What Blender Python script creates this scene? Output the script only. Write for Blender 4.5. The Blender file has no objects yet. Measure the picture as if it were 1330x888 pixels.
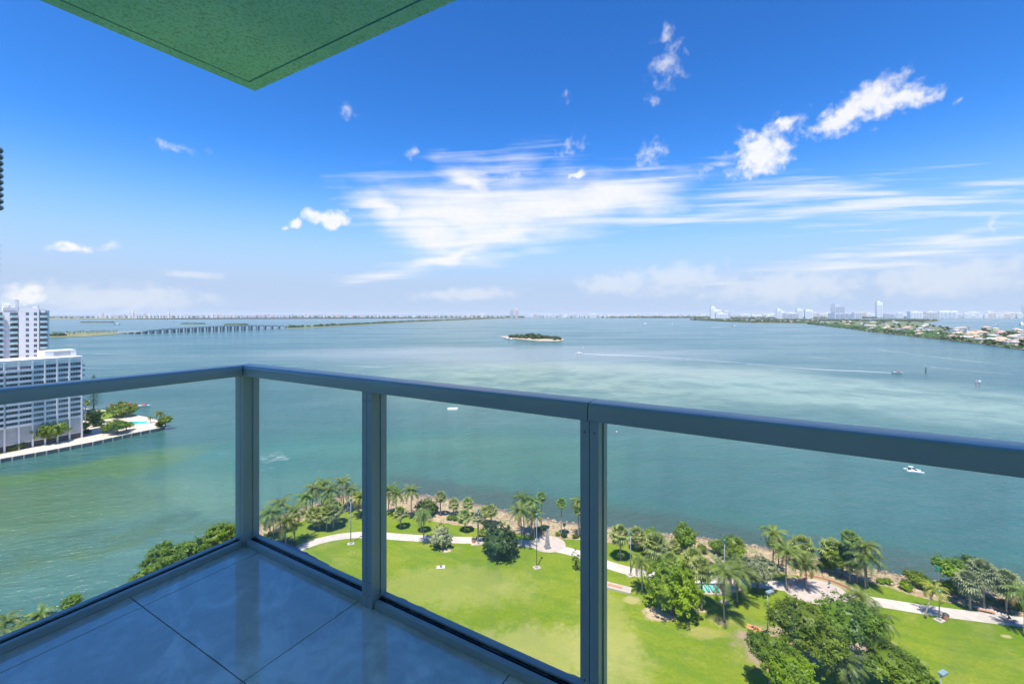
import bpy, bmesh, math, random
from mathutils import Vector, Matrix, Quaternion
PI = math.pi
C = bpy.context.scene.collection
sc = bpy.context.scene

# ------------------------------------------------------------------ camera, sky, sun, exposure
F, CX, HY, H = 575.0, 665.0, 408.0, 62.0            # focal in px of a 1330 px wide frame, eye height above the bay
cam_d = bpy.data.cameras.new('camera'); cam = bpy.data.objects.new('camera', cam_d); C.objects.link(cam)
cam.location = (0, 0, H); cam.rotation_euler = (PI/2, 0, 0)
cam_d.lens = F/1330*36; cam_d.sensor_width = 36; cam_d.shift_y = (HY-444)/1330
cam_d.clip_start = 0.05; cam_d.clip_end = 120000
sc.camera = cam
sc.view_settings.view_transform = 'Standard'; sc.view_settings.look = 'None'
sc.view_settings.gamma = 1; sc.view_settings.use_curve_mapping = False
sc.view_settings.exposure = 1.85
sc.render.engine = 'CYCLES'
cy = sc.cycles
cy.max_bounces = 8; cy.diffuse_bounces = 3; cy.glossy_bounces = 4; cy.transmission_bounces = 4
cy.transparent_max_bounces = 24; cy.volume_bounces = 0
cy.use_denoising = True; cy.sample_clamp_indirect = 6
cy.caustics_reflective = False; cy.caustics_refractive = False

SUN_EL = math.radians(70); SX, SY = -0.33, -0.944
SUN_DIR = Vector((SX*math.cos(SUN_EL), SY*math.cos(SUN_EL), math.sin(SUN_EL))).normalized()
sd = bpy.data.lights.new('sun', 'SUN'); sd.energy = 2.3; sd.angle = math.radians(0.5); sd.color = (1, 0.95, 0.87)
sun = bpy.data.objects.new('sun', sd); C.objects.link(sun)
sun.rotation_euler = SUN_DIR.to_track_quat('Z', 'Y').to_euler()

class NT:
    """small helper for node trees"""
    def __init__(s, nt): s.nt = nt
    def n(s, t, **k):
        x = s.nt.nodes.new(t)
        for a, b in k.items(): setattr(x, a, b)
        return x
    def put(s, sock, v):
        if isinstance(v, bpy.types.NodeSocket): s.nt.links.new(v, sock)
        elif v is not None: sock.default_value = v
    def m(s, op, a, b=None, c=None, clamp=False):
        x = s.n('ShaderNodeMath', operation=op, use_clamp=clamp)
        for i, v in enumerate((a, b, c)):
            if v is not None: s.put(x.inputs[i], v)
        return x.outputs[0]
    def mix(s, f, a, b, blend='MIX'):
        x = s.n('ShaderNodeMix', data_type='RGBA', blend_type=blend)
        s.put(x.inputs[0], f); s.put(x.inputs[6], col(a)); s.put(x.inputs[7], col(b))
        return x.outputs[2]
    def noise(s, vec, scale, detail=3, rough=0.55, dist=0.0):
        x = s.n('ShaderNodeTexNoise'); s.put(x.inputs['Vector'], vec)
        x.inputs['Scale'].default_value = scale; x.inputs['Detail'].default_value = detail
        x.inputs['Roughness'].default_value = rough; x.inputs['Distortion'].default_value = dist
        return x.outputs['Fac']
    def mapr(s, v, a, b, c=0.0, d=1.0, smooth=True):
        x = s.n('ShaderNodeMapRange', interpolation_type='SMOOTHSTEP' if smooth else 'LINEAR')
        s.put(x.inputs[0], v)
        for i, q in enumerate((a, b, c, d)): s.put(x.inputs[i+1], q)
        return x.outputs[0]
    def mapping(s, vec, loc=(0,0,0), rot=(0,0,0), scale=(1,1,1), vt='TEXTURE'):
        x = s.n('ShaderNodeMapping', vector_type=vt); s.put(x.inputs[0], vec)
        x.inputs[1].default_value = loc; x.inputs[2].default_value = rot; x.inputs[3].default_value = scale
        return x.outputs[0]
    def length(s, vec):
        x = s.n('ShaderNodeVectorMath', operation='LENGTH'); s.put(x.inputs[0], vec); return x.outputs['Value']
    def blob(s, vec, loc, rx, ry, rot=0.0):
        return s.length(s.mapping(vec, (loc[0], loc[1], 0), (0, 0, rot), (rx, ry, 1e6)))
def col(v):
    if isinstance(v, (tuple, list)) and len(v) == 3: return (*v, 1)
    return v
def lin(r, g, b):
    return tuple(((c/255)/12.92 if c/255 <= .04045 else ((c/255+.055)/1.055)**2.4) for c in (r, g, b))

def azel(px, py):
    x = (px-CX)/F; z = (HY-py)/F
    return math.degrees(math.atan(x)), math.degrees(math.atan(z/math.sqrt(1+x*x)))

wd = bpy.data.worlds.new('World'); sc.world = wd; wd.use_nodes = True
nt = wd.node_tree; nt.nodes.clear(); w = NT(nt)
sky = w.n('ShaderNodeTexSky', sky_type='NISHITA', sun_disc=False)
sky.sun_elevation = SUN_EL; sky.sun_rotation = math.atan2(SX, SY); sky.altitude = 60
sky.air_density = 1.0; sky.dust_density = 0.15; sky.ozone_density = 4.0
gm = w.n('ShaderNodeGamma'); w.put(gm.inputs[0], w.mix(1.0, sky.outputs[0], (.1, .1, .1), 'MULTIPLY')); gm.inputs[1].default_value = 1.35
hs = w.n('ShaderNodeHueSaturation'); w.put(hs.inputs['Color'], gm.outputs[0]); hs.inputs['Saturation'].default_value = 1.1; hs.inputs['Value'].default_value = 1.0
hs.inputs['Hue'].default_value = 0.502
tc = w.n('ShaderNodeTexCoord'); sx = w.n('ShaderNodeSeparateXYZ'); w.put(sx.inputs[0], tc.outputs['Generated'])
X, Y, Z = sx.outputs
az = w.m('MULTIPLY', w.m('ARCTAN2', X, Y), 57.29578); el = w.m('MULTIPLY', w.m('ARCSINE', Z), 57.29578)
cb = w.n('ShaderNodeCombineXYZ'); w.put(cb.inputs[0], az); w.put(cb.inputs[1], el); P = cb.outputs[0]
wn = w.n('ShaderNodeTexNoise'); w.put(wn.inputs['Vector'], P); wn.inputs['Scale'].default_value = .35; wn.inputs['Detail'].default_value = 5
wv = w.n('ShaderNodeVectorMath', operation='SUBTRACT'); w.put(wv.inputs[0], wn.outputs['Color']); wv.inputs[1].default_value = (.5, .5, .5)
ws = w.n('ShaderNodeVectorMath', operation='SCALE'); w.put(ws.inputs[0], wv.outputs[0]); ws.inputs['Scale'].default_value = 3.2
wa = w.n('ShaderNodeVectorMath', operation='ADD'); w.put(wa.inputs[0], P); w.put(wa.inputs[1], ws.outputs[0]); PW = wa.outputs[0]
skc = w.mix(1.0, hs.outputs[0], (.40, .70, .84), 'MULTIPLY')
skc = w.mix(w.m('MULTIPLY', w.m('POWER', w.mapr(w.m('ABSOLUTE', el), 21, 2.5, 0, 1), 1.6), .97), skc, (.140, .176, .242))     # pale humid air low over the bay
bg = w.n('ShaderNodeBackground'); w.put(bg.inputs[0], skc); bg.inputs[1].default_value = 1.0
uu = w.m('MULTIPLY', w.m('DIVIDE', X, Y), 57.3); vv = w.m('MULTIPLY', w.m('DIVIDE', Z, Y), 57.3); front_ = w.m('GREATER_THAN', Y, .02)
cb2 = w.n('ShaderNodeCombineXYZ'); w.put(cb2.inputs[0], uu); w.put(cb2.inputs[1], vv); Q = cb2.outputs[0]     # coordinates of a high flat cloud sheet ahead
wn2 = w.n('ShaderNodeTexNoise'); w.put(wn2.inputs['Vector'], w.mapping(Q, (0,0,0), (0,0,0), (2.2, 1, 1))); wn2.inputs['Scale'].default_value = .28; wn2.inputs['Detail'].default_value = 3.5; wn2.inputs['Roughness'].default_value = .5
wv2 = w.n('ShaderNodeVectorMath', operation='SUBTRACT'); w.put(wv2.inputs[0], wn2.outputs['Color']); wv2.inputs[1].default_value = (.5, .5, .5)
ws2 = w.n('ShaderNodeVectorMath', operation='MULTIPLY'); w.put(ws2.inputs[0], wv2.outputs[0]); ws2.inputs[1].default_value = (12, 5.0, 0)
wa2 = w.n('ShaderNodeVectorMath', operation='ADD'); w.put(wa2.inputs[0], Q); w.put(wa2.inputs[1], ws2.outputs[0]); QW = wa2.outputs[0]
def q_blob(cx, cyy, rx, ry, rot, vec):
    return w.m('SUBTRACT', 1.0, w.blob(vec, ((cx-CX)*.09965, (HY-cyy)*.09965), rx*.09965, ry*.09965, math.radians(rot)))
def sky_blob(cx, cyy, rx, ry, rot, vec):
    a, e = azel(cx, cyy); a1, _ = azel(cx+1, cyy); _, e1 = azel(cx, cyy-1)
    return w.m('SUBTRACT', 1.0, w.blob(vec, (a, e), rx*(a1-a), ry*(e1-e), math.radians(rot)))
def union(fs):
    r = fs[0]
    for f in fs[1:]: r = w.m('MAXIMUM', r, f)
    return r
cum = union([sky_blob(*b, PW) for b in (
    (990,200,52,38,8), (1020,160,22,12,25), (1095,150,54,26,12), (1135,132,56,36,18), (1180,127,40,22,12),
    (426,283,40,15,6), (382,291,14,6,0),
    (92,317,30,12,0), (32,383,52,16,-5), (752,226,16,7,0))])
sml = union([sky_blob(*b, PW) for b in ((138,317,40,12,4), (75,390,26,10,0), (664,226,30,28,-30), (740,190,28,18,35), (843,205,34,20,30), (868,84,34,36,40), (866,44,24,16,-10), (845,130,12,14,0),
    (452,149,20,12,0), (536,192,12,14,0), (1246,130,14,9,0), (736,125,10,12,0), (234,195,46,12,0), (920,222,30,12,10), (1010,168,60,22,20))])
fine = w.noise(P, .8, 4, .55); cn = w.noise(w.mapping(P, (0,0,0), (0,0,0), (1.0, .8, 1)), .55, 5, .6)
cum_m = w.mapr(w.m('ADD', cum, w.m('MULTIPLY', w.m('SUBTRACT', fine, .5), 1.5)), .0, .75)
sml_m = w.m('MULTIPLY', w.mapr(w.m('ADD', sml, w.m('MULTIPLY', w.m('SUBTRACT', fine, .5), 2.6)), .15, 1.5), .62)
hz = union([sky_blob(*b, P) for b in ((150,388,190,26,0), (800,368,70,22,0), (880,362,90,26,3), (1020,372,150,30,2), (1230,360,180,34,2), (610,382,90,12,2), (250,357,56,7,0))])
hz_m = w.m('MULTIPLY', w.mapr(w.m('ADD', hz, w.m('MULTIPLY', w.m('SUBTRACT', cn, .5), 1.6)), .02, .8), .42)
st1 = w.noise(w.mapping(Q, (0,0,0), (0,0,math.radians(2)), (16, 1.0, 1)), 1.0, 4, .5, .35)
core = union([q_blob(*b, QW) for b in (
    (600,272,190,66,-6), (700,270,230,60,5), (800,252,170,46,6), (570,300,130,50,-20), (640,302,160,42,12), (500,268,90,28,-18), (590,330,110,20,12), (610,238,70,32,-25))])
core_m = w.mapr(w.m('ADD', core, w.m('MULTIPLY', w.m('SUBTRACT', st1, .5), .85)), .06, .95)
str_ = union([q_blob(*b, Q) for b in ((970,250,300,26,2), (1130,252,330,22,3), (900,285,230,16,1), (1290,238,180,10,2), (860,230,90,22,-6), (500,358,90,10,7), (465,366,60,8,5), (1180,330,330,24,8), (1060,352,190,16,8), (1240,308,100,14,14), (1110,262,350,46,2))])
str_m = w.m('MULTIPLY', w.mapr(w.m('ADD', str_, w.m('MULTIPLY', w.m('SUBTRACT', st1, .5), 3.0)), .1, 1.5), .85)
wisp = union([q_blob(*b, QW) for b in ((640,215,140,34,6), (930,210,70,16,8), (1290,292,40,12,35), (505,240,50,12,4))])
wisp_m = w.m('MULTIPLY', w.mapr(w.m('ADD', wisp, w.m('MULTIPLY', w.m('SUBTRACT', st1, .5), 2.2)), .2, 1.3), .6)
mask = union([cum_m, sml_m, hz_m, w.m('MULTIPLY', front_, union([core_m, str_m, wisp_m]))])
clc = w.mix(w.mapr(w.noise(P, 1.6, 5, .6), .35, .65), (.965, .97, .99), (1.0, 1.0, 1.0))
cbg = w.n('ShaderNodeBackground'); w.put(cbg.inputs[0], clc); cbg.inputs[1].default_value = 0.28
mx = w.n('ShaderNodeMixShader'); w.put(mx.inputs[0], w.m('MULTIPLY', mask, .93)); w.put(mx.inputs[1], bg.outputs[0]); w.put(mx.inputs[2], cbg.outputs[0])
wo = w.n('ShaderNodeOutputWorld'); w.put(wo.inputs[0], mx.outputs[0])

# ------------------------------------------------------------------ helpers
def at(px, py, z=0.0):
    """the point at height z that lies in the photo's direction (px, py)"""
    y = F*(H-z)/(py-HY); return Vector(((px-CX)/F*y, y, z))
class MB:
    def __init__(s): s.v = []; s.f = []; s.mi = []; s.cur = 0
    def add(s, vs, fs, M=None):
        o = len(s.v)
        for p in vs: s.v.append(tuple(M @ Vector(p)) if M is not None else tuple(p))
        for f in fs: s.f.append(tuple(i+o for i in f)); s.mi.append(s.cur)
    def box(s, x0, x1, y0, y1, z0, z1, M=None):
        s.add([(x0,y0,z0),(x1,y0,z0),(x1,y1,z0),(x0,y1,z0),(x0,y0,z1),(x1,y0,z1),(x1,y1,z1),(x0,y1,z1)],
              [(0,3,2,1),(4,5,6,7),(0,1,5,4),(1,2,6,5),(2,3,7,6),(3,0,4,7)], M)
    def tube(s, pts, rs, n=8, M=None, cap=True):
        pts = [Vector(p) for p in pts]; vs = []; fs = []
        for i, p in enumerate(pts):
            d = (pts[min(i+1, len(pts)-1)]-pts[max(i-1, 0)]).normalized()
            a = d.orthogonal().normalized() if abs(d.z) < .99 else Vector((1,0,0)); a = (a-d*a.dot(d)).normalized(); b = d.cross(a)
            if i and (vprev := va) is not None:
                a = (vprev-d*vprev.dot(d)).normalized(); b = d.cross(a)
            va = a
            for k in range(n):
                t = 2*PI*k/n; q = p+(a*math.cos(t)+b*math.sin(t))*rs[i]; vs.append(q)
        for i in range(len(pts)-1):
            for k in range(n):
                fs.append((i*n+k, i*n+(k+1)%n, (i+1)*n+(k+1)%n, (i+1)*n+k))
        if cap: fs.append(tuple(range(n))[::-1]); fs.append(tuple((len(pts)-1)*n+k for k in range(n)))
        s.add(vs, fs, M)
    def prism(s, poly, z0, z1, M=None):
        n = len(poly)
        s.add([(p[0],p[1],z0) for p in poly]+[(p[0],p[1],z1) for p in poly],
              [tuple(range(n))[::-1], tuple(range(n, 2*n))]+[(i,(i+1)%n,(i+1)%n+n,i+n) for i in range(n)], M)
    def ico(s, c, r, sub=1, jit=0.0, rnd=random, sq=(1,1,1), M=None):
        bm = bmesh.new(); bmesh.ops.create_icosphere(bm, subdivisions=sub, radius=1)
        vs = []
        for v in bm.verts:
            k = r*(1+rnd.uniform(-jit, jit)); vs.append((c[0]+v.co.x*k*sq[0], c[1]+v.co.y*k*sq[1], c[2]+v.co.z*k*sq[2]))
        fs = [tuple(x.index for x in f.verts) for f in bm.faces]; bm.free(); s.add(vs, fs, M)
    def mesh(s, name, mats, smooth=False):
        me = bpy.data.meshes.new(name); me.from_pydata(s.v, [], s.f); 
        for m_ in (mats if isinstance(mats, (list, tuple)) else [mats]): me.materials.append(m_)
        if any(s.mi): me.polygons.foreach_set('material_index', s.mi)
        if smooth: me.polygons.foreach_set('use_smooth', [True]*len(s.f))
        me.update(); return me
    def build(s, name, mats, parent=None, smooth=False, loc=None, bevel=0):
        o = bpy.data.objects.new(name, s.mesh(name, mats, smooth)); C.objects.link(o)
        if parent: o.parent = parent
        if loc is not None: o.location = loc
        if bevel:
            b = o.modifiers.new('bevel', 'BEVEL'); b.width = bevel; b.segments = 2; b.limit_method = 'ANGLE'
        return o
def tag(o, label=None, cat=None, group=None, kind=None):
    for k, v in (('label', label), ('category', cat), ('group', group), ('kind', kind)):
        if v: o[k] = v
    return o
def thing(name, label, cat, loc=(0,0,0), rz=0.0, group=None):
    o = bpy.data.objects.new(name, None); C.objects.link(o); o.location = loc; o.rotation_euler = (0,0,rz); o.empty_display_size = .3
    return tag(o, label, cat, group)
def inst(name, me, parent=None, loc=(0,0,0), rot=(0,0,0), scale=(1,1,1)):
    o = bpy.data.objects.new(name, me); C.objects.link(o); o.parent = parent; o.location = loc; o.rotation_euler = rot
    o.scale = scale if isinstance(scale, (tuple, list)) else (scale,)*3
    return o
def copy_tree(o, parent=None):
    c = o.copy(); C.objects.link(c); c.parent = parent
    for ch in o.children: copy_tree(ch, c)
    return c

MATS = {}
def mat(name, color, rough=.6, metal=0.0, var=0.0, vscale=1.0, bump=0.0, bscale=30.0, spec=.5, coord='Object', rnd=0.0, detail=4):
    if name in MATS: return MATS[name]
    m = bpy.data.materials.new(name); m.use_nodes = True; t = NT(m.node_tree); b = m.node_tree.nodes['Principled BSDF']
    c = col(color)
    tcn = t.n('ShaderNodeTexCoord').outputs[coord]
    if var:
        nz = t.noise(tcn, vscale, detail, .6)
        c = t.mix(t.mapr(nz, .3, .7), tuple(x*(1-var) for x in color), tuple(min(1, x*(1+var)) for x in color))
    if rnd:
        oi = t.n('ShaderNodeObjectInfo').outputs['Random']
        h2 = t.n('ShaderNodeHueSaturation'); t.put(h2.inputs['Color'], c if var else col(color))
        t.put(h2.inputs['Hue'], t.mapr(oi, 0, 1, .5-rnd*.06, .5+rnd*.05, False)); t.put(h2.inputs['Value'], t.mapr(t.m('FRACT', t.m('MULTIPLY', oi, 7.3)), 0, 1, 1-rnd*.3, 1+rnd*.35, False)); c = h2.outputs[0]
    t.put(b.inputs['Base Color'], c); b.inputs['Roughness'].default_value = rough; b.inputs['Metallic'].default_value = metal
    b.inputs['Specular IOR Level'].default_value = spec
    if bump:
        bp = t.n('ShaderNodeBump'); bp.inputs['Strength'].default_value = bump; bp.inputs['Distance'].default_value = .02
        t.put(bp.inputs['Height'], t.noise(tcn, bscale, 5, .6)); t.put(b.inputs['Normal'], bp.outputs[0])
    MATS[name] = m; return m
def leaf_mat(name, color, var=.35, rnd=.6, trans=.35, vscale=.5):
    m = bpy.data.materials.new(name); m.use_nodes = True; t = NT(m.node_tree); m.node_tree.nodes.clear()
    tcn = t.n('ShaderNodeTexCoord').outputs['Object']
    nz = t.noise(tcn, vscale, 4, .7)
    c = t.mix(t.mapr(nz, .3, .7), tuple(x*(1-var) for x in color), (color[0]*(1+var*1.5), color[1]*(1+var), color[2]*(1+var*.3)))
    oi = t.n('ShaderNodeObjectInfo').outputs['Random']
    h2 = t.n('ShaderNodeHueSaturation'); t.put(h2.inputs['Color'], c)
    t.put(h2.inputs['Hue'], t.mapr(oi, 0, 1, .5-rnd*.03, .5+rnd*.03, False)); t.put(h2.inputs['Value'], t.mapr(t.m('FRACT', t.m('MULTIPLY', oi, 7.3)), 0, 1, 1-rnd*.3, 1+rnd*.3, False))
    d = t.n('ShaderNodeBsdfPrincipled'); t.put(d.inputs['Base Color'], h2.outputs[0]); d.inputs['Roughness'].default_value = .45; d.inputs['Specular IOR Level'].default_value = .35
    tr = t.n('ShaderNodeBsdfTranslucent'); t.put(tr.inputs[0], t.mix(.5, h2.outputs[0], (color[0]*2.0, color[1]*2.0, color[2]*.5)))
    mxx = t.n('ShaderNodeMixShader'); mxx.inputs[0].default_value = trans; t.put(mxx.inputs[1], d.outputs[0]); t.put(mxx.inputs[2], tr.outputs[0])
    o = t.n('ShaderNodeOutputMaterial'); t.put(o.inputs[0], mxx.outputs[0]); MATS[name] = m; return m

# ------------------------------------------------------------------ water and land
def water_mat():
    m = bpy.data.materials.new('bay_water'); m.use_nodes = True; t = NT(m.node_tree); b = m.node_tree.nodes['Principled BSDF']
    pos = t.n('ShaderNodeNewGeometry').outputs['Position']
    nzb = t.n('ShaderNodeTexNoise'); t.put(nzb.inputs['Vector'], pos); nzb.inputs['Scale'].default_value = .012; nzb.inputs['Detail'].default_value = 6
    vs = t.n('ShaderNodeVectorMath', operation='SUBTRACT'); t.put(vs.inputs[0], nzb.outputs['Color']); vs.inputs[1].default_value = (.5,.5,.5)
    v2 = t.n('ShaderNodeVectorMath', operation='SCALE'); t.put(v2.inputs[0], vs.outputs[0]); v2.inputs['Scale'].default_value = 110
    v3 = t.n('ShaderNodeVectorMath', operation='ADD'); t.put(v3.inputs[0], pos); t.put(v3.inputs[1], v2.outputs[0]); pw = v3.outputs[0]
    big = t.noise(t.mapping(pos, (0,0,0), (0,0,.3), (2.2, .8, 1)), .0045, 6, .6)
    mid = t.noise(pos, .03, 5, .65)
    def zone(px, py, rx, ry, vec, soft=1.0):      # a patch of sea floor given by centre and half sizes
        c = at(px, py); a = at(px+rx, py); d0 = at(px, py-ry*.8); d1 = at(px, py+ry*.8)
        return t.mapr(t.blob(vec, ((c.x+d0.x+d1.x)/3, (d0.y+d1.y)/2), abs(a.x-c.x), abs(d0.y-d1.y)/2, math.atan2(-(d0.x-d1.x), (d0.y-d1.y))), 1.0+.35*soft, 1.0-.65*soft)
    c = t.mix(t.mapr(big, .35, .65), (.038, .112, .100), (.056, .140, .125))
    c = t.mix(zone(470, 590, 330, 50, pw), c, (.042, .150, .122))                     # teal water off the park
    c = t.mix(zone(620, 600, 210, 55, pw), c, (.058, .150, .105))
    c = t.mix(t.m('MULTIPLY', zone(760, 500, 360, 46, pw), t.mapr(mid, .36, .62, .45, 1)), c, (.21, .29, .215))    # pale sand shoal
    c = t.mix(t.m('MULTIPLY', zone(1150, 520, 330, 40, pw), t.mapr(mid, .34, .6, .5, 1)), c, (.21, .31, .24))
    c = t.mix(zone(650, 462, 330, 16, pw), c, (.20, .25, .24))
    c = t.mix(t.m('MULTIPLY', zone(820, 480, 200, 12, pw), .6), c, (.27, .33, .26))
    c = t.mix(t.m('MULTIPLY', t.mapr(t.noise(pos, .016, 5, .7), .5, .62), t.mapr(t.blob(pos, (90, 290), 420, 170, 0), 1.2, .5, 0, .5)), c, (.05, .13, .10))
    c = t.mix(t.m('MULTIPLY', zone(100, 720, 330, 150, pw), .85), c, (.100, .195, .145))
    c = t.mix(zone(40, 680, 150, 100, pw), c, (.085, .155, .075))                     # green shallows beside the sea wall
    c = t.mix(t.m('MULTIPLY', zone(50, 620, 190, 26, pw), .9), c, (.085, .165, .055))
    c = t.mix(t.m('MULTIPLY', zone(170, 700, 200, 34, pw), t.mapr(mid, .4, .6, .2, .8)), c, (.030, .085, .060))
    c = t.mix(t.m('MULTIPLY', zone(60, 735, 130, 34, pw), t.mapr(mid, .42, .6)), c, (.085, .15, .065))
    # dark stony shallows along the park shore: distance from the shore line
    spx = t.n('ShaderNodeSeparateXYZ'); t.put(spx.inputs[0], pos)
    d = t.m('ADD', t.m('MULTIPLY', t.m('ADD', spx.outputs[0], 40), .356), t.m('MULTIPLY', t.m('SUBTRACT', spx.outputs[1], 160), .937))
    dn = t.m('ADD', d, t.m('MULTIPLY', t.m('SUBTRACT', t.noise(pos, .12, 6, .7), .5), 16))
    near = t.m('MULTIPLY', t.mapr(dn, 15, 4), t.mapr(spx.outputs[0], -60, -30))
    c = t.mix(t.m('MULTIPLY', near, t.mapr(t.noise(pos, .5, 5, .7), .3, .6, .6, .95)), c, (.062, .062, .056))
    c = t.mix(t.m('MULTIPLY', t.m('MULTIPLY', t.mapr(dn, 22, 12), t.mapr(spx.outputs[0], -60, -30)), .35), c, (.05, .14, .09))
    wind = t.noise(t.mapping(pos, (0,0,0), (0,0,.12), (5, 1, 1)), .011, 6, .65, .5)       # wind lanes on the surface
    c = t.mix(t.mapr(wind, .40, .62, 0, .40), c, t.mix(1.0, c, (.55, .62, .70), 'MULTIPLY'))
    t.put(b.inputs['Base Color'], c); t.put(b.inputs['Roughness'], t.mapr(wind, .35, .65, .10, .24)); b.inputs['IOR'].default_value = 1.33
    b.inputs['Specular IOR Level'].default_value = .5
    w1 = t.noise(t.mapping(pos, (0,0,0), (0,0,.5), (2.0, .75, 1)), .55, 4, .65, .6)
    w2 = t.noise(t.mapping(pos, (0,0,0), (0,0,.35), (1.6, .8, 1)), .09, 5, .6, .4)
    hgt = t.m('ADD', t.m('MULTIPLY', w1, .9), t.m('MULTIPLY', w2, 2.6))
    cd = t.n('ShaderNodeCameraData') if False else None
    bp = t.n('ShaderNodeBump'); bp.inputs['Strength'].default_value = .85; bp.inputs['Distance'].default_value = .8
    t.put(bp.inputs['Height'], hgt); t.put(b.inputs['Normal'], bp.outputs[0])
    return m
def flat(name, pts, m, kind='structure', z=None):
    mb = MB(); vs = [(p[0], p[1], p[2] if z is None else z) for p in pts]
    bm = bmesh.new(); f = bm.faces.new([bm.verts.new(v) for v in vs]); bmesh.ops.triangulate(bm, faces=[f])
    bm.normal_update()
    for q in bm.faces:
        if q.normal.z < 0: q.normal_flip()
    me = bpy.data.meshes.new(name); bm.to_mesh(me); bm.free(); me.materials.append(m)
    o = bpy.data.objects.new(name, me); C.objects.link(o); tag(o, kind=kind); return o
R = 40000
mb = MB(); mb.add([(-R,-R,0),(R,-R,0),(R,R,0),(-R,R,0)], [(0,1,2,3)]); tag(mb.build('water', water_mat()), kind='structure')

def smooth_line(pts, n=6):
    out = []
    for i in range(len(pts)-1):
        p0, p1, p2, p3 = pts[max(i-1,0)], pts[i], pts[i+1], pts[min(i+2, len(pts)-1)]
        for k in range(n):
            t_ = k/n; out.append(tuple(.5*((2*b_)+(-a_+c_)*t_+(2*a_-5*b_+4*c_-d_)*t_*t_+(-a_+3*b_-3*c_+d_)*t_**3) for a_, b_, c_, d_ in zip(p0, p1, p2, p3)))
    out.append(pts[-1]); return out
LZ = 1.2
shore_px = [(-260,1000),(-60,880),(30,836),(120,796),(190,762),(240,734),(300,702),(345,676),(395,655),(440,642),(500,636),(560,640),(620,650),(680,665),(740,676),(800,683),(860,689),(920,695),(980,704),(1040,716),(1100,728),(1160,742),(1220,754),(1280,762),(1340,770),(1500,790),(1800,830)]
lawn_px = [(-260,1100),(-60,905),(40,856),(130,812),(200,782),(250,750),(305,714),(350,694),(405,672),(450,664),(500,662),(560,676),(620,686),(680,694),(740,700),(800,705),(860,713),(920,729),(980,739),(1040,748),(1100,752),(1145,760),(1190,774),(1240,783),(1290,793),(1340,803),(1500,835),(1800,880)]
random.seed(3)
def wig(pts, a):
    return [(p[0], p[1]+random.uniform(-a, a)) for p in pts]
shore = [at(x, y, -.15) for x, y in wig(smooth_line(shore_px, 8), .9)]
lawn_e = [at(x, y, LZ) for x, y in wig(smooth_line(lawn_px, 8), .8)]
grassm = bpy.data.materials.new('lawn_grass'); grassm.use_nodes = True; t = NT(grassm.node_tree); b = grassm.node_tree.nodes['Principled BSDF']
pos = t.n('ShaderNodeNewGeometry').outputs['Position']
c = t.mix(t.mapr(t.noise(t.mapping(pos, (0,0,0), (0,0,.5), (2,.9,1)), .045, 6, .65), .34, .66), (.140, .200, .005), (.235, .262, .018))
c = t.mix(t.m('MULTIPLY', t.mapr(t.noise(pos, .16, 6, .7), .50, .72), .75), c, (.300, .285, .060))
c = t.mix(t.m('MULTIPLY', t.mapr(t.noise(t.mapping(pos, (0,0,0), (0,0,-.4), (3.5,1,1)), .35, 4, .6), .42, .66), .5), c, (.085, .175, .012))
c = t.mix(t.mapr(t.noise(pos, 1.6, 5, .8), .35, .7, 0, .6), c, (.075, .15, .018))
for (px, py, rx, ry, k, cc) in ((700,845,120,40,.55,(.34,.31,.10)), (790,850,60,60,.5,(.33,.31,.10)), (858,800,22,7,1,(.47,.33,.22)), (850,793,14,5,1,(.5,.36,.24)), (915,822,34,9,.5,(.38,.31,.11)), (935,806,16,8,.5,(.4,.32,.14)), (822,779,12,6,.7,(.42,.34,.15)), (788,800,30,60,.45,(.31,.30,.08)), (590,760,120,30,.35,(.33,.31,.10)),
                             (1000,845,40,40,1,(.33,.23,.16)), (1070,835,60,34,1,(.40,.28,.21)), (1120,850,60,30,.9,(.36,.26,.2)), (892,778,20,14,.8,(.42,.31,.2)), (580,714,7,3,.9,(.5,.4,.26)), (938,808,6,2,1,(.5,.38,.24)), (911,793,8,2.5,1,(.48,.36,.2)), (1307,826,8,3,.6,(.5,.4,.2)), (1060,756,60,12,.6,(.42,.33,.22))):
    p0 = at(px, py, LZ); sx_ = rx*p0.y/F; sy_ = (at(px, py-ry, LZ).y-at(px, py+ry, LZ).y)/2
    wob = t.m('ADD', t.blob(pos, (p0.x, p0.y), sx_, sy_), t.m('MULTIPLY', t.m('SUBTRACT', t.noise(pos, .45, 5, .7), .5), 1.6))
    c = t.mix(t.mapr(wob, 1.15, .55, 0, k), c, cc)
t.put(b.inputs['Base Color'], c); b.inputs['Roughness'].default_value = .9; b.inputs['Specular IOR Level'].default_value = .15
bp = t.n('ShaderNodeBump'); bp.inputs['Strength'].default_value = .8; bp.inputs['Distance'].default_value = .25; t.put(bp.inputs['Height'], t.noise(pos, 1.6, 6, .75)); t.put(b.inputs['Normal'], bp.outputs[0])
flat('lawn', [tuple(p) for p in lawn_e]+[(260,-60,LZ),(-160,-60,LZ)], grassm)

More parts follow.
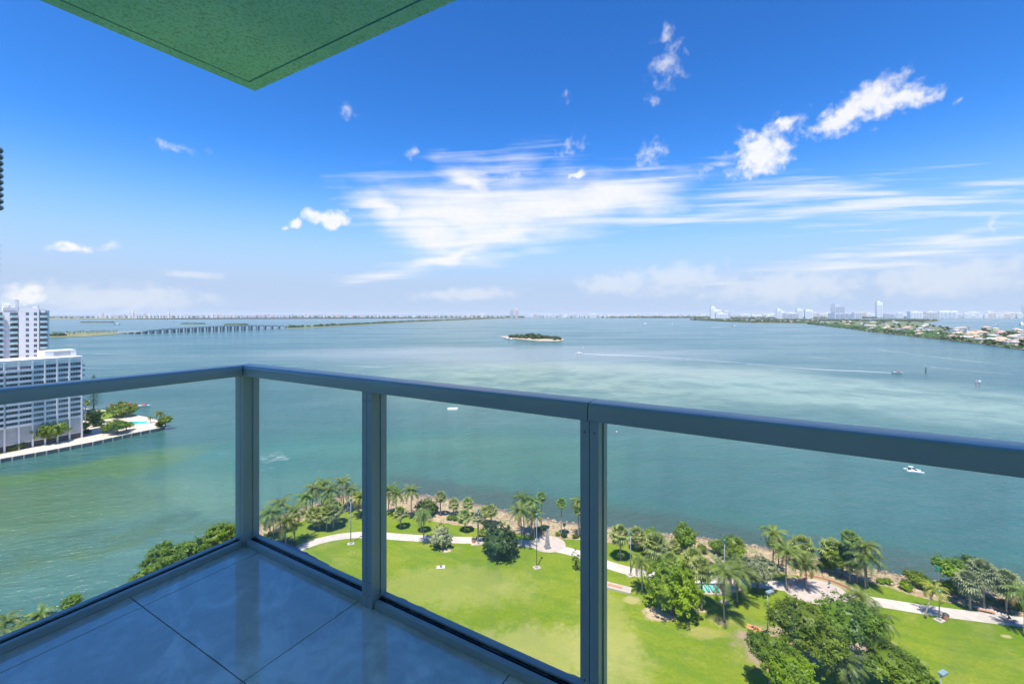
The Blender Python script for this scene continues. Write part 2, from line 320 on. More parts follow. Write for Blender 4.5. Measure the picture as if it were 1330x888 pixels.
beachm = bpy.data.materials.new('stony_beach'); beachm.use_nodes = True; t = NT(beachm.node_tree); b = beachm.node_tree.nodes['Principled BSDF']
pos = t.n('ShaderNodeNewGeometry').outputs['Position']; zz = t.n('ShaderNodeSeparateXYZ'); t.put(zz.inputs[0], pos)
c = t.mix(t.mapr(t.noise(pos, .5, 6, .7), .35, .65), (.36, .25, .14), (.54, .41, .24))
vo = t.n('ShaderNodeTexVoronoi'); t.put(vo.inputs['Vector'], pos); vo.inputs['Scale'].default_value = 1.3
c = t.mix(t.mapr(vo.outputs['Distance'], .25, .7, 0, .5), c, (.22, .16, .10))
c = t.mix(t.m('MULTIPLY', t.mapr(t.noise(pos, .22, 5, .7), .52, .66), .7), c, (.20, .24, .07))
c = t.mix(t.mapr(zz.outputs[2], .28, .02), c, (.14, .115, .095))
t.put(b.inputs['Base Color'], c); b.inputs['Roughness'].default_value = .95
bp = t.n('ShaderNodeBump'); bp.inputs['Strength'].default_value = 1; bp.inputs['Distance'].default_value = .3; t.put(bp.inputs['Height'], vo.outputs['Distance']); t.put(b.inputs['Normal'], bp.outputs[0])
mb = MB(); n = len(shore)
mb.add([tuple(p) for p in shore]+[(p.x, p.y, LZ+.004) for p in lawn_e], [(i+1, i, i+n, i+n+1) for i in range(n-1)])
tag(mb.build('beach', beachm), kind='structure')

conc = mat('path_concrete', (.49, .42, .36), .85, var=.10, vscale=.6, coord='Object')
concp = mat('plaza_concrete', (.45, .36, .31), .85, var=.10, vscale=.9)
def ribbon(name, pts, wd_, z, m, kind='structure'):
    P_ = [at(x, y, z) for x, y in smooth_line(pts, 6)]; vs = []
    for i, p in enumerate(P_):
        d_ = (P_[min(i+1, len(P_)-1)]-P_[max(i-1, 0)]); nrm = Vector((-d_.y, d_.x, 0)).normalized()
        q = wd_ if not callable(wd_) else wd_(i/(len(P_)-1))
        vs += [tuple(p+nrm*q/2), tuple(p-nrm*q/2)]
    mb = MB(); mb.add(vs, [(2*i, 2*i+1, 2*i+3, 2*i+2) for i in range(len(P_)-1)]); o = mb.build(name, m); tag(o, kind=kind)
    for pl in o.data.polygons:
        if pl.normal.z < 0: pl.flip()
    return o
ribbon('path', [(372,718),(392,710),(415,702),(445,696),(480,694),(520,697),(570,700),(630,702),(690,706),(745,717),(790,733),(822,742),(860,748),(910,752),(960,755),(1010,760),(1060,768),(1110,777),(1150,783),(1200,791),(1260,799),(1310,805),(1370,812),(1500,826)], 3.5, LZ+.02, conc)
def disc(name, px, py, r, m, z, ry=None):
    p = at(px, py, z); k = [(p.x+r*math.cos(a*PI/18), p.y+(ry or r)*math.sin(a*PI/18), z) for a in range(36)]; return flat(name, k, m)
disc('plaza', 712, 706, 4.6, concp, LZ+.026, 4.2)
disc('plaza', 1058, 767, 6.6, concp, LZ+.028, 4.8)
disc('plaza', 938, 757, 4.2, concp, LZ+.024, 3.4)
flat('plaza', [at(1263,787,LZ+.026), at(1292,783,LZ+.026), at(1312,800,LZ+.026), at(1280,798,LZ+.026)], conc)
flat('plaza', [at(612,700,LZ+.026), at(632,697,LZ+.026), at(634,706,LZ+.026), at(612,708,LZ+.026)], concp)
# loose rubble along the shore (too many stones to count)
random.seed(8); mb = MB()
for i in range(2600):
    k = random.randrange(8, n-1); f_ = random.random()**1.3; a_ = shore[k].lerp(shore[k+1], random.random()) if k+1 < n else shore[k]; b_ = lawn_e[min(k, n-1)]
    p = a_.lerp(b_, .1+f_*.85); p += Vector((0, random.uniform(-.5, .8)*(1-f_), 0)); r = random.uniform(.12, .5)*(1.3 if random.random() < .1 else .8)
    mb.ico((p.x, p.y, max(p.z, -.05)+r*.15), r, 1, .25, random, (1, 1, .6))
tag(mb.build('rubble', mat('shore_stone', (.30, .22, .14), .9, var=.45, vscale=.9)), 'tan and brown stones scattered along the park shoreline', 'stones', kind='stuff')

# ------------------------------------------------------------------ haze
hm = bpy.data.materials.new('haze_air'); hm.use_nodes = True; t = NT(hm.node_tree); hm.node_tree.nodes.clear()
pv = t.n('ShaderNodeVolumePrincipled'); pv.inputs['Density'].default_value = 2.9e-5; pv.inputs['Color'].default_value = (.86, .92, 1, 1); pv.inputs['Anisotropy'].default_value = .0
o_ = t.n('ShaderNodeOutputMaterial'); t.put(o_.inputs['Volume'], pv.outputs[0])
HAZE = True
if HAZE:
    mb = MB(); mb.box(-R-500, R+500, -R-500, R+500, -1, 175)
    tag(mb.build('haze', hm), kind='stuff')

# ------------------------------------------------------------------ balcony: frame axes s (along the long rail) and l (along the short rail)
E = 1.372; FL = H-E
def Pf(px, py, h): y = F*(E-h)/(py-HY); return Vector(((px-CX)/F*y, y, FL+h))
CO = Pf(318, 708.5, 0); CO.z = FL
S = Vector((-955-0, 575, 0)).normalized(); S = Vector((.8585, -.5128, 0)); L = Vector((-.4925, -.8703, 0))
def W(s, l, h=0.0): p = CO+S*s+L*l; return Vector((p.x, p.y, FL+h))
BM = Matrix(((S.x, L.x, 0, CO.x), (S.y, L.y, 0, CO.y), (0, 0, 1, FL), (0, 0, 0, 1)))     # local (s, l, h) -> world
def blocal(mb, s0, s1, l0, l1, h0, h1): mb.box(s0, s1, l0, l1, h0, h1, BM)
def bobj(mb, name, m, parent=None, **k):
    o = mb.build(name, m, None, **k)
    me = o.data; bm = bmesh.new(); bm.from_mesh(me); bmesh.ops.recalc_face_normals(bm, faces=bm.faces); bm.to_mesh(me); bm.free()
    if parent: o.parent = parent; o.matrix_parent_inverse = parent.matrix_world.inverted()
    return o
railm = mat('rail_paint', (.33, .38, .38), .30, var=.05, vscale=3, bump=.04, bscale=60)
gask = mat('black_gasket', (.003, .003, .003), .9, spec=.02)
# tiles
tm = bpy.data.materials.new('porcelain_tile'); tm.use_nodes = True; t = NT(tm.node_tree); b = tm.node_tree.nodes['Principled BSDF']
pos = t.n('ShaderNodeTexCoord').outputs['Object']
wv = t.noise(t.mapping(pos, (0,0,0), (0,0,.5), (1.1, .5, 1)), 1.5, 8, .62, .8); v2 = t.noise(t.mapping(pos, (3,1,0), (0,0,.9), (1.6, .35, 1)), 2.4, 10, .7, 1.6); v3 = t.noise(pos, 12, 8, .75, .5)
c = t.mix(t.mapr(wv, .42, .60), (.66, .60, .53), (.88, .82, .75))
c = t.mix(t.m('MULTIPLY', t.mapr(v2, .56, .70), .85), c, (.92, .90, .87))
c = t.mix(t.m('MULTIPLY', t.mapr(v3, .35, .7), .4), c, (.36, .34, .31))
t.put(b.inputs['Base Color'], c); t.put(b.inputs['Roughness'], t.mapr(wv, .3, .7, .035, .09)); b.inputs['Specular IOR Level'].default_value = 1.0; b.inputs['Coat Weight'].default_value = .7; b.inputs['Coat IOR'].default_value = 1.7; b.inputs['Coat Roughness'].default_value = .04
bp = t.n('ShaderNodeBump'); bp.inputs['Strength'].default_value = .06; bp.inputs['Distance'].default_value = .002; t.put(bp.inputs['Height'], t.noise(pos, 9, 4, .6)); t.put(b.inputs['Normal'], bp.outputs[0])
grout = mat('dark_grout', (.035, .045, .055), .9)
shadowm = mat('shadow_slate', (.17, .25, .36), .8, var=.1, vscale=8, bump=.4, bscale=40)  # slate tone painted in for the shadow band outside the rail
mb = MB(); g = .0042
ss = [-.005, .143, .143+.844, .143+2*.844, .143+3*.844, .143+4*.844, .143+5*.844, 6.0]; ls = [-.005, .547, 1.391, 2.235]
for i in range(len(ss)-1):
    for j in range(len(ls)-1): mb.box(ss[i]+(g if i else 0)*.5, ss[i+1]-g*.5, ls[j]+g*.5, ls[j+1]-g*.5, -.010, 0)
fl = bpy.data.objects.new('balcony_floor', mb.mesh('balcony_floor', tm)); C.objects.link(fl); fl.matrix_world = BM; tag(fl, kind='structure')
bv = fl.modifiers.new('bevel', 'BEVEL'); bv.width = .0012; bv.segments = 1
mb = MB(); mb.box(-.09, 6.4, -.085, 2.25, -.22, -.0104)
so = bpy.data.objects.new('slab', mb.mesh('slab', grout)); C.objects.link(so); so.parent = fl
# added lip beyond the long rail: jagged shadow band put into slate paint
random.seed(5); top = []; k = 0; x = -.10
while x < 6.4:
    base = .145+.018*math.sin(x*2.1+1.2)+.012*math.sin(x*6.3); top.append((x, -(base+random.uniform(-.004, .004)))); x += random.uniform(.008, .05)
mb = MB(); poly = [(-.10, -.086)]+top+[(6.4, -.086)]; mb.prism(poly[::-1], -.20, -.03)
so = bpy.data.objects.new('slab_lip', mb.mesh('slab_lip', shadowm)); C.objects.link(so); so.parent = fl
# ceiling slab
HC = E+1.394
def Pc(px, py, h=HC): y = F*(E-h)/(py-HY); return Vector(((px-CX)/F*y, y, FL+h))
cm = bpy.data.materials.new('green_stucco'); cm.use_nodes = True; t = NT(cm.node_tree); b = cm.node_tree.nodes['Principled BSDF']
pos = t.n('ShaderNodeTexCoord').outputs['Object']
c = t.mix(t.mapr(t.noise(pos, 1.3, 5, .6), .35, .65), (.23, .58, .82), (.32, .70, .90))
c = t.mix(t.m('MULTIPLY', t.mapr(t.noise(pos, 70, 6, .8), .48, .62), .75), c, (.10, .30, .36))
t.put(b.inputs['Base Color'], c); b.inputs['Roughness'].default_value = .9
bp = t.n('ShaderNodeBump'); bp.inputs['Strength'].default_value = .9; bp.inputs['Distance'].default_value = .006; t.put(bp.inputs['Height'], t.noise(pos, 110, 5, .8)); t.put(b.inputs['Normal'], bp.outputs[0])
c0 = Pc(331, 118.5); dl = (Pc(50, 0)-c0).normalized(); dr = (Pc(594, 0)-c0).normalized()
inn = .075
def quad(c_, a_, b2, la, lb): return [c_, c_+b2*lb, c_+b2*lb+a_*la, c_+a_*la]
LA, LB = 2.9, 7.5
g1 = c0+(dl+dr)*inn; g2 = g1+(dl+dr)*.010
mb = MB(); zt = FL+HC
def strip(za, A, B_, z0, z1):   # region between the outlines started at A and B_ (both L shaped), as a solid
    a3 = [A+dl*(LA), A, A+dr*LB]; b3 = [B_+dl*(LA), B_, B_+dr*LB]
    for i in range(2):
        mb.prism([(p.x, p.y) for p in (a3[i], a3[i+1], b3[i+1], b3[i])], z0, z1)
strip(0, c0, g1, zt, zt+.02)
mb.prism([(p.x, p.y) for p in quad(g2, dl, dr, LA, LB)], zt+.001, zt+.02)
q = [c0-(dl+dr)*.0, ]
mb.prism([(p.x, p.y) for p in quad(c0, dl, dr, LA, LB)], zt+.0205, zt+.22)
ce = bobj(mb, 'balcony_ceiling', cm); tag(ce, kind='structure')
dg = mat('groove_shadow', (.03, .07, .05), .9)
# tower wall behind the camera
wallm = mat('tower_stucco', (.80, .82, .80), .9, var=.06, vscale=.4)
mb = MB(); mb.box(-.09, 34, 2.24, 22, -FL+1, 38, BM); wl = bobj(mb, 'wall', wallm); tag(wl, kind='structure')
# railing
rail = thing('balcony_railing', 'blue grey painted metal railing with clear glass panels along the balcony edge', 'railing', tuple(CO)); bpy.context.view_layer.update()
def profile_bar(name, along, a0, a1, miter0=0.0, miter1=0.0):
    """handrail section: rounded box swept along s or l, offset across"""
    wv_, top_, hgt, r = (-.088, .022), E-.302, .061, .016
    prof = []
    for (cx_, cz, st) in ((wv_[1]-r, top_-r, 0), (wv_[0]+r, top_-r, 90), (wv_[0]+.006, top_-hgt+.006, 180), (wv_[1]-.006, top_-hgt+.006, 270)):
        rr = r if cz > top_-hgt/2 else .006
        for k in range(6): a = math.radians(st+k*18); prof.append((cx_+rr*math.cos(a), cz+rr*math.sin(a)))
    mb = MB(); n_ = len(prof); vs = []
    for e_, (a_, mi_) in enumerate(((a0, miter0), (a1, miter1))):
        for (u, z_) in prof: vs.append((a_+mi_*u, u, z_) if along == 's' else (u, a_+mi_*u, z_))
    mb.add(vs, [tuple(range(n_)), tuple(range(n_, 2*n_))[::-1]]+[(i, (i+1)%n_, (i+1)%n_+n_, i+n_) for i in range(n_)], BM)
    o = bobj(mb, name, railm, rail, smooth=True)
    md = o.modifiers.new('es', 'EDGE_SPLIT'); md.split_angle = math.radians(40)
    return o
PS = [-.058, 1.028, 2.126, 3.225, 4.32]; PW_ = .066
profile_bar('handrail', 's', .002, 2.155, 1.0, 0)
profile_bar('handrail', 's', 2.158, 6.3, 0, 0)
profile_bar('handrail', 'l', .004, 2.235, 1.0, 0)
mb = MB(); mb.box(2.149, 2.164, -.08, .018, E-.302-.058, E-.302-.006, BM); bobj(mb, 'rail_joint', gask, rail)
mb = MB(); mb.box(-.08, .012, -.08, .012, E-.302-.056, E-.302-.006, BM); bobj(mb, 'rail_joint', gask, rail)
TOPZ = E-.302-.0608
def post(s0, along='s'):
    mb = MB(); w2 = PW_
    def bx(a0, a1, b0, b1, h0=0.0, h1=TOPZ):
        if along == 's': blocal(mb, s0+a0, s0+a1, b0, b1, h0, h1)
        else: blocal(mb, b0, b1, s0+a0, s0+a1, h0, h1)
    bx(0, w2*.48, -.018, .012); bx(w2*.52, w2, -.018, .012); bx(w2*.48+.0002, w2*.52-.0002, -.018, .0055)
    bx(.003, w2-.004, -.0445, -.0183); bx(0, w2, -.082, -.0448)
    bx(.004, w2-.0075, -.056+.0114, -.0447)
    return bobj(mb, 'post', railm, rail, bevel=.0016)
def screws(s0):
    for h in (.06, .12, TOPZ-.04):
        for q in (.016, .05): mb = MB(); mb.tube([W(s0+q, .0119, h), W(s0+q, .0135, h)], [.0035, .003], 8); bobj(mb, 'screw', steel_dark, rail)
steel_dark = mat('screw_steel', (.12, .13, .14), .4, metal=.8)
for s0 in PS: post(s0)
for s0 in PS[1:]: screws(s0)
for l0 in (1.10, 2.16): post(l0, 'l')
mb = MB(); blocal(mb, -.082, -.0585, -.02, .012, 0, TOPZ); blocal(mb, -.078, -.0587, -.045, -.0203, 0, TOPZ); bobj(mb, 'corner_trim', railm, rail, bevel=.0015)
# bottom track: inner box, black channel, outer strip
def track(a0, a1, along, m0=0.0):
    for nm, b0, b1, h0, h1, mm in (('bottom_track', -.0235, 0, .001, .034, railm), ('channel', -.052, -.0237, -.005, .0275, gask), ('outer_track', -.083, -.0522, -.04, .036, railm)):
        mb = MB(); f_ = lambda a, u, z_: (a, u, z_) if along == 's' else (u, a, z_)
        vs = [f_(a0+m0*b0, b0, h0), f_(a1, b0, h0), f_(a1, b1, h0), f_(a0+m0*b1, b1, h0), f_(a0+m0*b0, b0, h1), f_(a1, b0, h1), f_(a1, b1, h1), f_(a0+m0*b1, b1, h1)]
        mb.add(vs, [(0,3,2,1),(4,5,6,7),(0,1,5,4),(1,2,6,5),(2,3,7,6),(3,0,4,7)], BM)
        bobj(mb, nm, mm, rail, bevel=.0018 if mm is railm else 0)
edges = [PS[0]+PW_+.0005]; 
for i in range(len(PS)-1): track(PS[i]+PW_+.0008, PS[i+1]-.0008, 's')
track(PS[-1]+PW_+.001, 6.3, 's')
track(.0132, 1.099, 'l'); track(1.167, 2.159, 'l')
gm_ = bpy.data.materials.new('clear_glass'); gm_.use_nodes = True; t = NT(gm_.node_tree); gm_.node_tree.nodes.clear()
tr = t.n('ShaderNodeBsdfTransparent'); tr.inputs[0].default_value = (.965, .985, .98, 1)
gl = t.n('ShaderNodeBsdfGlossy'); gl.inputs['Roughness'].default_value = .015
lw = t.n('ShaderNodeLayerWeight'); lw.inputs[0].default_value = .5
frs = t.m('ADD', .035, t.m('MULTIPLY', t.m('POWER', lw.outputs['Facing'], 5.0), .9))
tcg = t.n('ShaderNodeTexCoord').outputs['Object']
mx_ = t.n('ShaderNodeMixShader'); t.put(mx_.inputs[0], frs); t.put(mx_.inputs[1], tr.outputs[0]); t.put(mx_.inputs[2], gl.outputs[0])
df = t.n('ShaderNodeBsdfDiffuse'); df.inputs[0].default_value = (.8, .8, .8, 1)       # faint dust film, streaked to stand in for pale reflections
m2 = t.n('ShaderNodeMixShader'); t.put(m2.inputs[0], t.mapr(t.noise(t.mapping(tcg, (0,0,0), (0,0,0), (.5,.5,3)), 4, 5, .7), .45, .75, .006, .09)); t.put(m2.inputs[1], mx_.outputs[0]); t.put(m2.inputs[2], df.outputs[0])
t.put(t.n('ShaderNodeOutputMaterial').inputs[0], m2.outputs[0])
def pane(a0, a1, along):
    mb = MB()
    if along == 's': blocal(mb, a0, a1, -.0445, -.0355, .028, TOPZ+.02)
    else: blocal(mb, -.0445, -.0355, a0, a1, .028, TOPZ+.02)
    bobj(mb, 'glass_panel', gm_, rail)
for i in range(len(PS)-1): pane(PS[i]+PW_-.003, PS[i+1]+.002, 's')
pane(PS[-1]+PW_-.003, 6.3, 's'); pane(.0125, 1.102, 'l'); pane(1.163, 2.162, 'l')

# ------------------------------------------------------------------ plant builders
bark = mat('palm_bark', (.30, .25, .20), .9, var=.25, vscale=3, rnd=.4)
barkd = mat('tree_bark', (.17, .13, .10), .95, var=.3, vscale=2)
L_coco = leaf_mat('coconut_frond', (.13, .19, .035), rnd=.8, trans=.3)
L_yel = leaf_mat('yellow_frond', (.26, .29, .04), rnd=.3, trans=.3)
L_fan = leaf_mat('sabal_leaf', (.23, .29, .09), rnd=.6, trans=.25)
L_wash = leaf_mat('fan_leaf_green', (.15, .24, .045), rnd=.4, trans=.25)
L_dead = leaf_mat('dead_frond', (.30, .20, .10), rnd=.4, trans=.1)
L_oak = leaf_mat('oak_leaf', (.045, .095, .020), var=.4, rnd=.2, trans=.2, vscale=.35)
L_bright = leaf_mat('bright_leaf', (.20, .31, .008), var=.35, rnd=.2, trans=.4, vscale=.3)
L_mid = leaf_mat('mid_leaf', (.145, .240, .020), var=.4, rnd=.6, trans=.35, vscale=.3)
L_pale = leaf_mat('silver_leaf', (.22, .26, .14), var=.3, rnd=.3, trans=.2)
L_bloom = leaf_mat('creamy_blossom_leaf', (.30, .34, .20), var=.35, rnd=.2, trans=.2, vscale=1.2)
L_red = leaf_mat('flame_blossom', (.30, .17, .05), var=.5, rnd=.2, trans=.2, vscale=.4)
L_far = leaf_mat('far_leaf', (.050, .090, .028), var=.3, rnd=.9, trans=.1)

def palm_crown(seed, m, nf=20, length=4.6, droop=1.0, w_=.8):
    r = random.Random(seed); mb = MB(); mb.cur = 0
    for i in range(nf):
        ring = i/nf; a = i*2.39996+r.uniform(-.25, .25); up = 1.15-ring*1.5+r.uniform(-.15, .15)   # start pitch
        ln = length*r.uniform(.82, 1.08)*(0.85 if ring < .15 else 1); N = 13; p = Vector((0,0,0)); d0 = up; pts = [p.copy()]; ds = []
        side_t = r.uniform(-.25, .25)
        if ring > .88 and r.random() < .6: mb.cur = 1
        else: mb.cur = 0
        for k in range(N):
            pitch = d0-droop*1.5*(k/N)**1.25*(1+.25*ring); aa = a+side_t*(k/N)
            d = Vector((math.cos(aa)*math.cos(pitch), math.sin(aa)*math.cos(pitch), math.sin(pitch))); ds.append(d)
            p = p+d*ln/N; pts.append(p.copy())
        mb.tube(pts[::3]+[pts[-1]], [.05, .045, .035, .025, .012, .008][:len(pts[::3])+1], 3)
        for k in range(1, N+1):
            d = ds[min(k, N-1)-0]; sd_ = d.cross(Vector((0,0,1))); 
            if sd_.length < .01: continue
            sd_.normalize(); upv = sd_.cross(d)
            ll = w_*math.sin(PI*min(1, .12+.88*k/N*.93))**.7*r.uniform(.8, 1.1)
            for sgn in (-1, 1):
                for h in (0, .5):
                    b0 = pts[k]-d*ln/N*h
                    tip = b0+sd_*sgn*ll*.8+d*ll*.45-Vector((0,0,1))*ll*r.uniform(.25, .62)+upv*.04
                    wv_ = d*(.075*length/4.6)
                    mb.add([b0-wv_, b0+wv_, tip+wv_*.3, tip-wv_*.3], [(0,1,2,3)])
    mb.cur = 2
    for k in range(5):
        a = k*1.26; mb.ico((.22*math.cos(a), .22*math.sin(a), -.25), .15, 1)
    return mb.mesh('palm_crown', [m, L_dead, barkd])
def fan_crown(seed, m, nf=34, R_=1.5, skirt=0, low=-.9):
    r = random.Random(seed); mb = MB()
    tot = nf+skirt
    for i in range(tot):
        dead = i >= nf; mb.cur = 1 if dead else 0
        a = i*2.39996+r.uniform(-.2, .2)
        pitch = (1.35-(1.35-low)*(i/nf)**.8+r.uniform(-.12, .12)) if not dead else r.uniform(-1.5, -1.1)
        pl = R_*(.62 if not dead else .35)*r.uniform(.85, 1.1); d = Vector((math.cos(a)*math.cos(pitch), math.sin(a)*math.cos(pitch), math.sin(pitch)))
        c_ = d*pl; mb.tube([(0,0,0), c_], [.025, .015], 3)
        sd_ = d.cross(Vector((0,0,1))).normalized(); up = sd_.cross(d)
        fr_ = R_*.62*r.uniform(.85, 1.1); n_ = 11
        for k in range(n_):
            t_ = (k/(n_-1)-.5)*3.5; dirv = d*math.cos(t_)+sd_*math.sin(t_)
            tip = c_+dirv*fr_*(1-.25*abs(t_)/1.75)-Vector((0,0,1))*fr_*(.25+.2*abs(math.sin(t_)))+up*.05*(k%2)
            per = (sd_*math.cos(t_)-d*math.sin(t_))*fr_*.105; mid = c_+dirv*fr_*.5+up*.04*(1 if k % 2 else -1)
            mb.add([c_, mid-per, tip, mid+per], [(0,1,2,3)])
    return mb.mesh('fan_crown', [m, L_dead])
def leaf_crown(seed, m, ncl=260, nl=20, ls=.055, lobes=6, sq=.75, hole=.0, cl=.12, m2=None, core=.62):
    """crown of unit radius, centre at 0; many small leaf faces in clumps on uneven lobes"""
    r = random.Random(seed); mb = MB(); lb = []
    for i in range(lobes):
        a = i*2*PI/lobes+r.uniform(-.4, .4); q = r.uniform(.30, .52); rr = r.uniform(.40, .58)
        lb.append((Vector((math.cos(a)*q, math.sin(a)*q, r.uniform(-.22, .28)*sq)), rr))
    lb.append((Vector((r.uniform(-.15,.15), r.uniform(-.15,.15), .30*sq)), .58))
    lb.append((Vector((0, 0, -.1*sq)), .55))
    cs = []
    for i in range(ncl):
        c_, rr = lb[r.randrange(len(lb))]
        v = Vector((r.gauss(0,1), r.gauss(0,1), r.gauss(.25,1))).normalized()
        rad = rr*(r.uniform(.8, 1.12) if r.random() < .8 else r.uniform(.4, .8)); p = c_+Vector((v.x*rad, v.y*rad, v.z*rad*sq))
        if p.z < -.62*sq: continue
        if hole and math.sin(p.x*7.1+seed)*math.sin(p.y*6.3+1)*math.sin(p.z*8+2*seed) > 1-hole: continue
        cs.append((p, v))
    for (p, v) in cs:
        mb.cur = 1 if (m2 and r.random() < .35 and v.z > -.1) else 0
        cr = cl*r.uniform(.6, 1.25)
        for k in range(nl):
            o = Vector((r.gauss(0,1), r.gauss(0,1), r.gauss(0,.7))); o = o.normalized()*cr*r.uniform(.3, 1.0)
            q = p+o; nv = (v*.9+Vector((0,0,.55))+Vector((r.gauss(0,1), r.gauss(0,1), r.gauss(0,1)))*.55).normalized()
            a_ = nv.orthogonal().normalized(); a_ = Quaternion(nv, r.uniform(0, 6.28)) @ a_; b_ = nv.cross(a_); s_ = ls*r.uniform(.6, 1.25)
            mb.add([q-a_*s_, q+b_*s_*.55, q+a_*s_, q-b_*s_*.55], [(0,1,2,3)])
    mb.cur = 0
    for (c_, rr) in lb:
        if core: mb.ico((c_.x, c_.y, c_.z*.9), rr*core, 2, .12, r, (1, 1, sq))
    return mb.mesh('leaf_crown', [m, m2 or m])
def trunk_mesh(seed, h, r0, r1, lean=(0,0), n=7, flare=1.5, m=None, limbs=0, lr=1.0, lh=1.0, bend=0.0, m_=None):
    r = random.Random(seed); mb = MB(); pts = []; rs = []; N = 8
    for i in range(N+1):
        t_ = i/N; q = t_**1.5
        pts.append((lean[0]*q+bend*math.sin(PI*t_), lean[1]*q, h*t_)); rs.append((r0+(r1-r0)*t_)*(flare if i == 0 else 1))
    mb.tube(pts, rs, n)
    for k in range(limbs):
        a = k*2*PI/limbs+r.uniform(-.4, .4); st = Vector(pts[-1])*r.uniform(.72, .98)
        e_ = st+Vector((math.cos(a)*lr*r.uniform(.5, .8), math.sin(a)*lr*r.uniform(.5, .8), lh*r.uniform(.4, .8))); md = st.lerp(e_, .5)+Vector((0, 0, lh*.12))
        mb.tube([st, md, e_], [r1*.75, r1*.5, r1*.18], 5)
    return mb.mesh('trunk', m or bark, True), Vector(pts[-1])

COCO = [palm_crown(s_, L_coco, 22, 4.4, dr_, .85) for s_, dr_ in ((1, 1.0), (2, 1.15), (3, .9), (4, 1.05))]
COCOY = palm_crown(7, L_yel, 17, 4.2, 1.25, .8)
SAB = [fan_crown(s_, L_fan, 36, 1.95, 3, -.85) for s_ in (1, 2, 3)]
WASH = [fan_crown(s_, L_wash, 34, 1.55, 16, -.7) for s_ in (4, 5)]
OAK = leaf_crown(11, L_oak, 520, 24, .040, 8, .85, cl=.10)
OAK2 = leaf_crown(12, L_mid, 620, 26, .033, 8, .72, .18, cl=.095)
MIDT = [leaf_crown(s_, L_mid, 300, 22, .052, 6, .8, .12, cl=.13) for s_ in (21, 22, 23)]
BRT = leaf_crown(31, L_bright, 520, 24, .036, 9, .92, .12, cl=.10, core=.5)
BRS = [leaf_crown(s_, L_bright, 150, 20, .075, 5, .75, cl=.17) for s_ in (33, 34)]
PALE = leaf_crown(41, L_pale, 420, 20, .042, 8, .7, .15, cl=.11)
BLOOM = leaf_crown(42, L_bloom, 260, 22, .06, 6, 1.05, cl=.12)
REDT = leaf_crown(43, L_mid, 380, 20, .05, 8, .5, .1, cl=.12, m2=L_red)
DARKS = leaf_crown(44, L_oak, 260, 20, .06, 6, .8, cl=.13)
FART = [leaf_crown(50+s_, L_far, 26, 7, .28, 4, .8, cl=.2, core=.75) for s_ in range(4)]
GROUP_PALM = 'coconut palms in the waterfront park'
rt = random.Random(77)
def hgt(py, top, z=LZ): return (H-z)*(py-top)/(py-HY)
def coco(px, py, top, label, group='coconut palms of the park', k=None, lean=(0, 0), m=None, cs=1.0, z=LZ, name='coconut_palm'):
    """trunk foot at (px, py); the crown's heart lies at row top"""
    p = at(px, py, z); h = max(2.0, hgt(py, top, z)*.97); t_ = thing(name, label, 'palm tree', tuple(p), rt.uniform(-.2, .2) if lean == (0, 0) else 0, group)
    me, tip = trunk_mesh(rt.randrange(999), h, .17, .11, lean if lean != (0, 0) else (rt.uniform(-.5, .5), rt.uniform(-.5, .5)), bend=rt.uniform(-.25, .25)*(lean == (0,0)))
    inst('trunk', me, t_); i_ = rt.randrange(4) if k is None else k
    inst('crown', m or COCO[i_], t_, tuple(tip), (0, 0, rt.uniform(0, 6.28)), cs*rt.uniform(.9, 1.12)*1.0)
    return t_
def fan(px, py, top, label, group='cabbage palms of the park', kind=SAB, cs=1.0, z=LZ, r0=.2, name='cabbage_palm', cat='palm tree'):
    p = at(px, py, z); h = max(.5, hgt(py, top, z)); t_ = thing(name, label, cat, tuple(p), rt.uniform(0, 6.28), group)
    me, tip = trunk_mesh(rt.randrange(999), h, r0, r0*.8, (rt.uniform(-.2, .2), rt.uniform(-.2, .2))); inst('trunk', me, t_)
    inst('crown', kind[rt.randrange(len(kind))] if isinstance(kind, list) else kind, t_, tuple(tip), (0, 0, rt.uniform(0, 6.28)), cs*rt.uniform(.93, 1.07)); return t_
def broad(px, py, ctr, wpx, label, me, name='broadleaf_tree', cat='tree', group=None, z=LZ, sq=1.0, sq2=1.0, rz=None):
    """foot at (px, py), crown centre at row ctr, crown wpx wide"""
    p = at(px, py, z); r_ = wpx/2*p.y/F/.95; h = hgt(py, ctr, z); t_ = thing(name, label, cat, tuple(p), 0, group)
    tm_, tip = trunk_mesh(rt.randrange(999), h*.78, .045*r_+.08, .03*r_+.05, m=barkd, limbs=6, lr=r_*.75, lh=r_*.5*sq); inst('trunk', tm_, t_)
    inst('crown', me, t_, (0, 0, h), (0, 0, rt.uniform(0, 6.28) if rz is None else rz), (r_, r_*sq2, r_*sq)); return t_
def bush(px, py, wpx, label, me, name='shrub', cat='shrub', group='shrubs along the shore', z=LZ, sq=1.0):
    p = at(px, py, z); r_ = wpx/2*p.y/F/.95; t_ = thing(name, label, cat, tuple(p), 0, group)
    tm_, tip = trunk_mesh(rt.randrange(999), r_*.45, .06*r_+.03, .05*r_, m=barkd, limbs=4, lr=r_*.6, lh=r_*.4); inst('stem', tm_, t_)
    inst('crown', me, t_, (0, 0, r_*.55*sq), (0, 0, rt.uniform(0, 6.28)), (r_, r_, r_*sq)); return t_

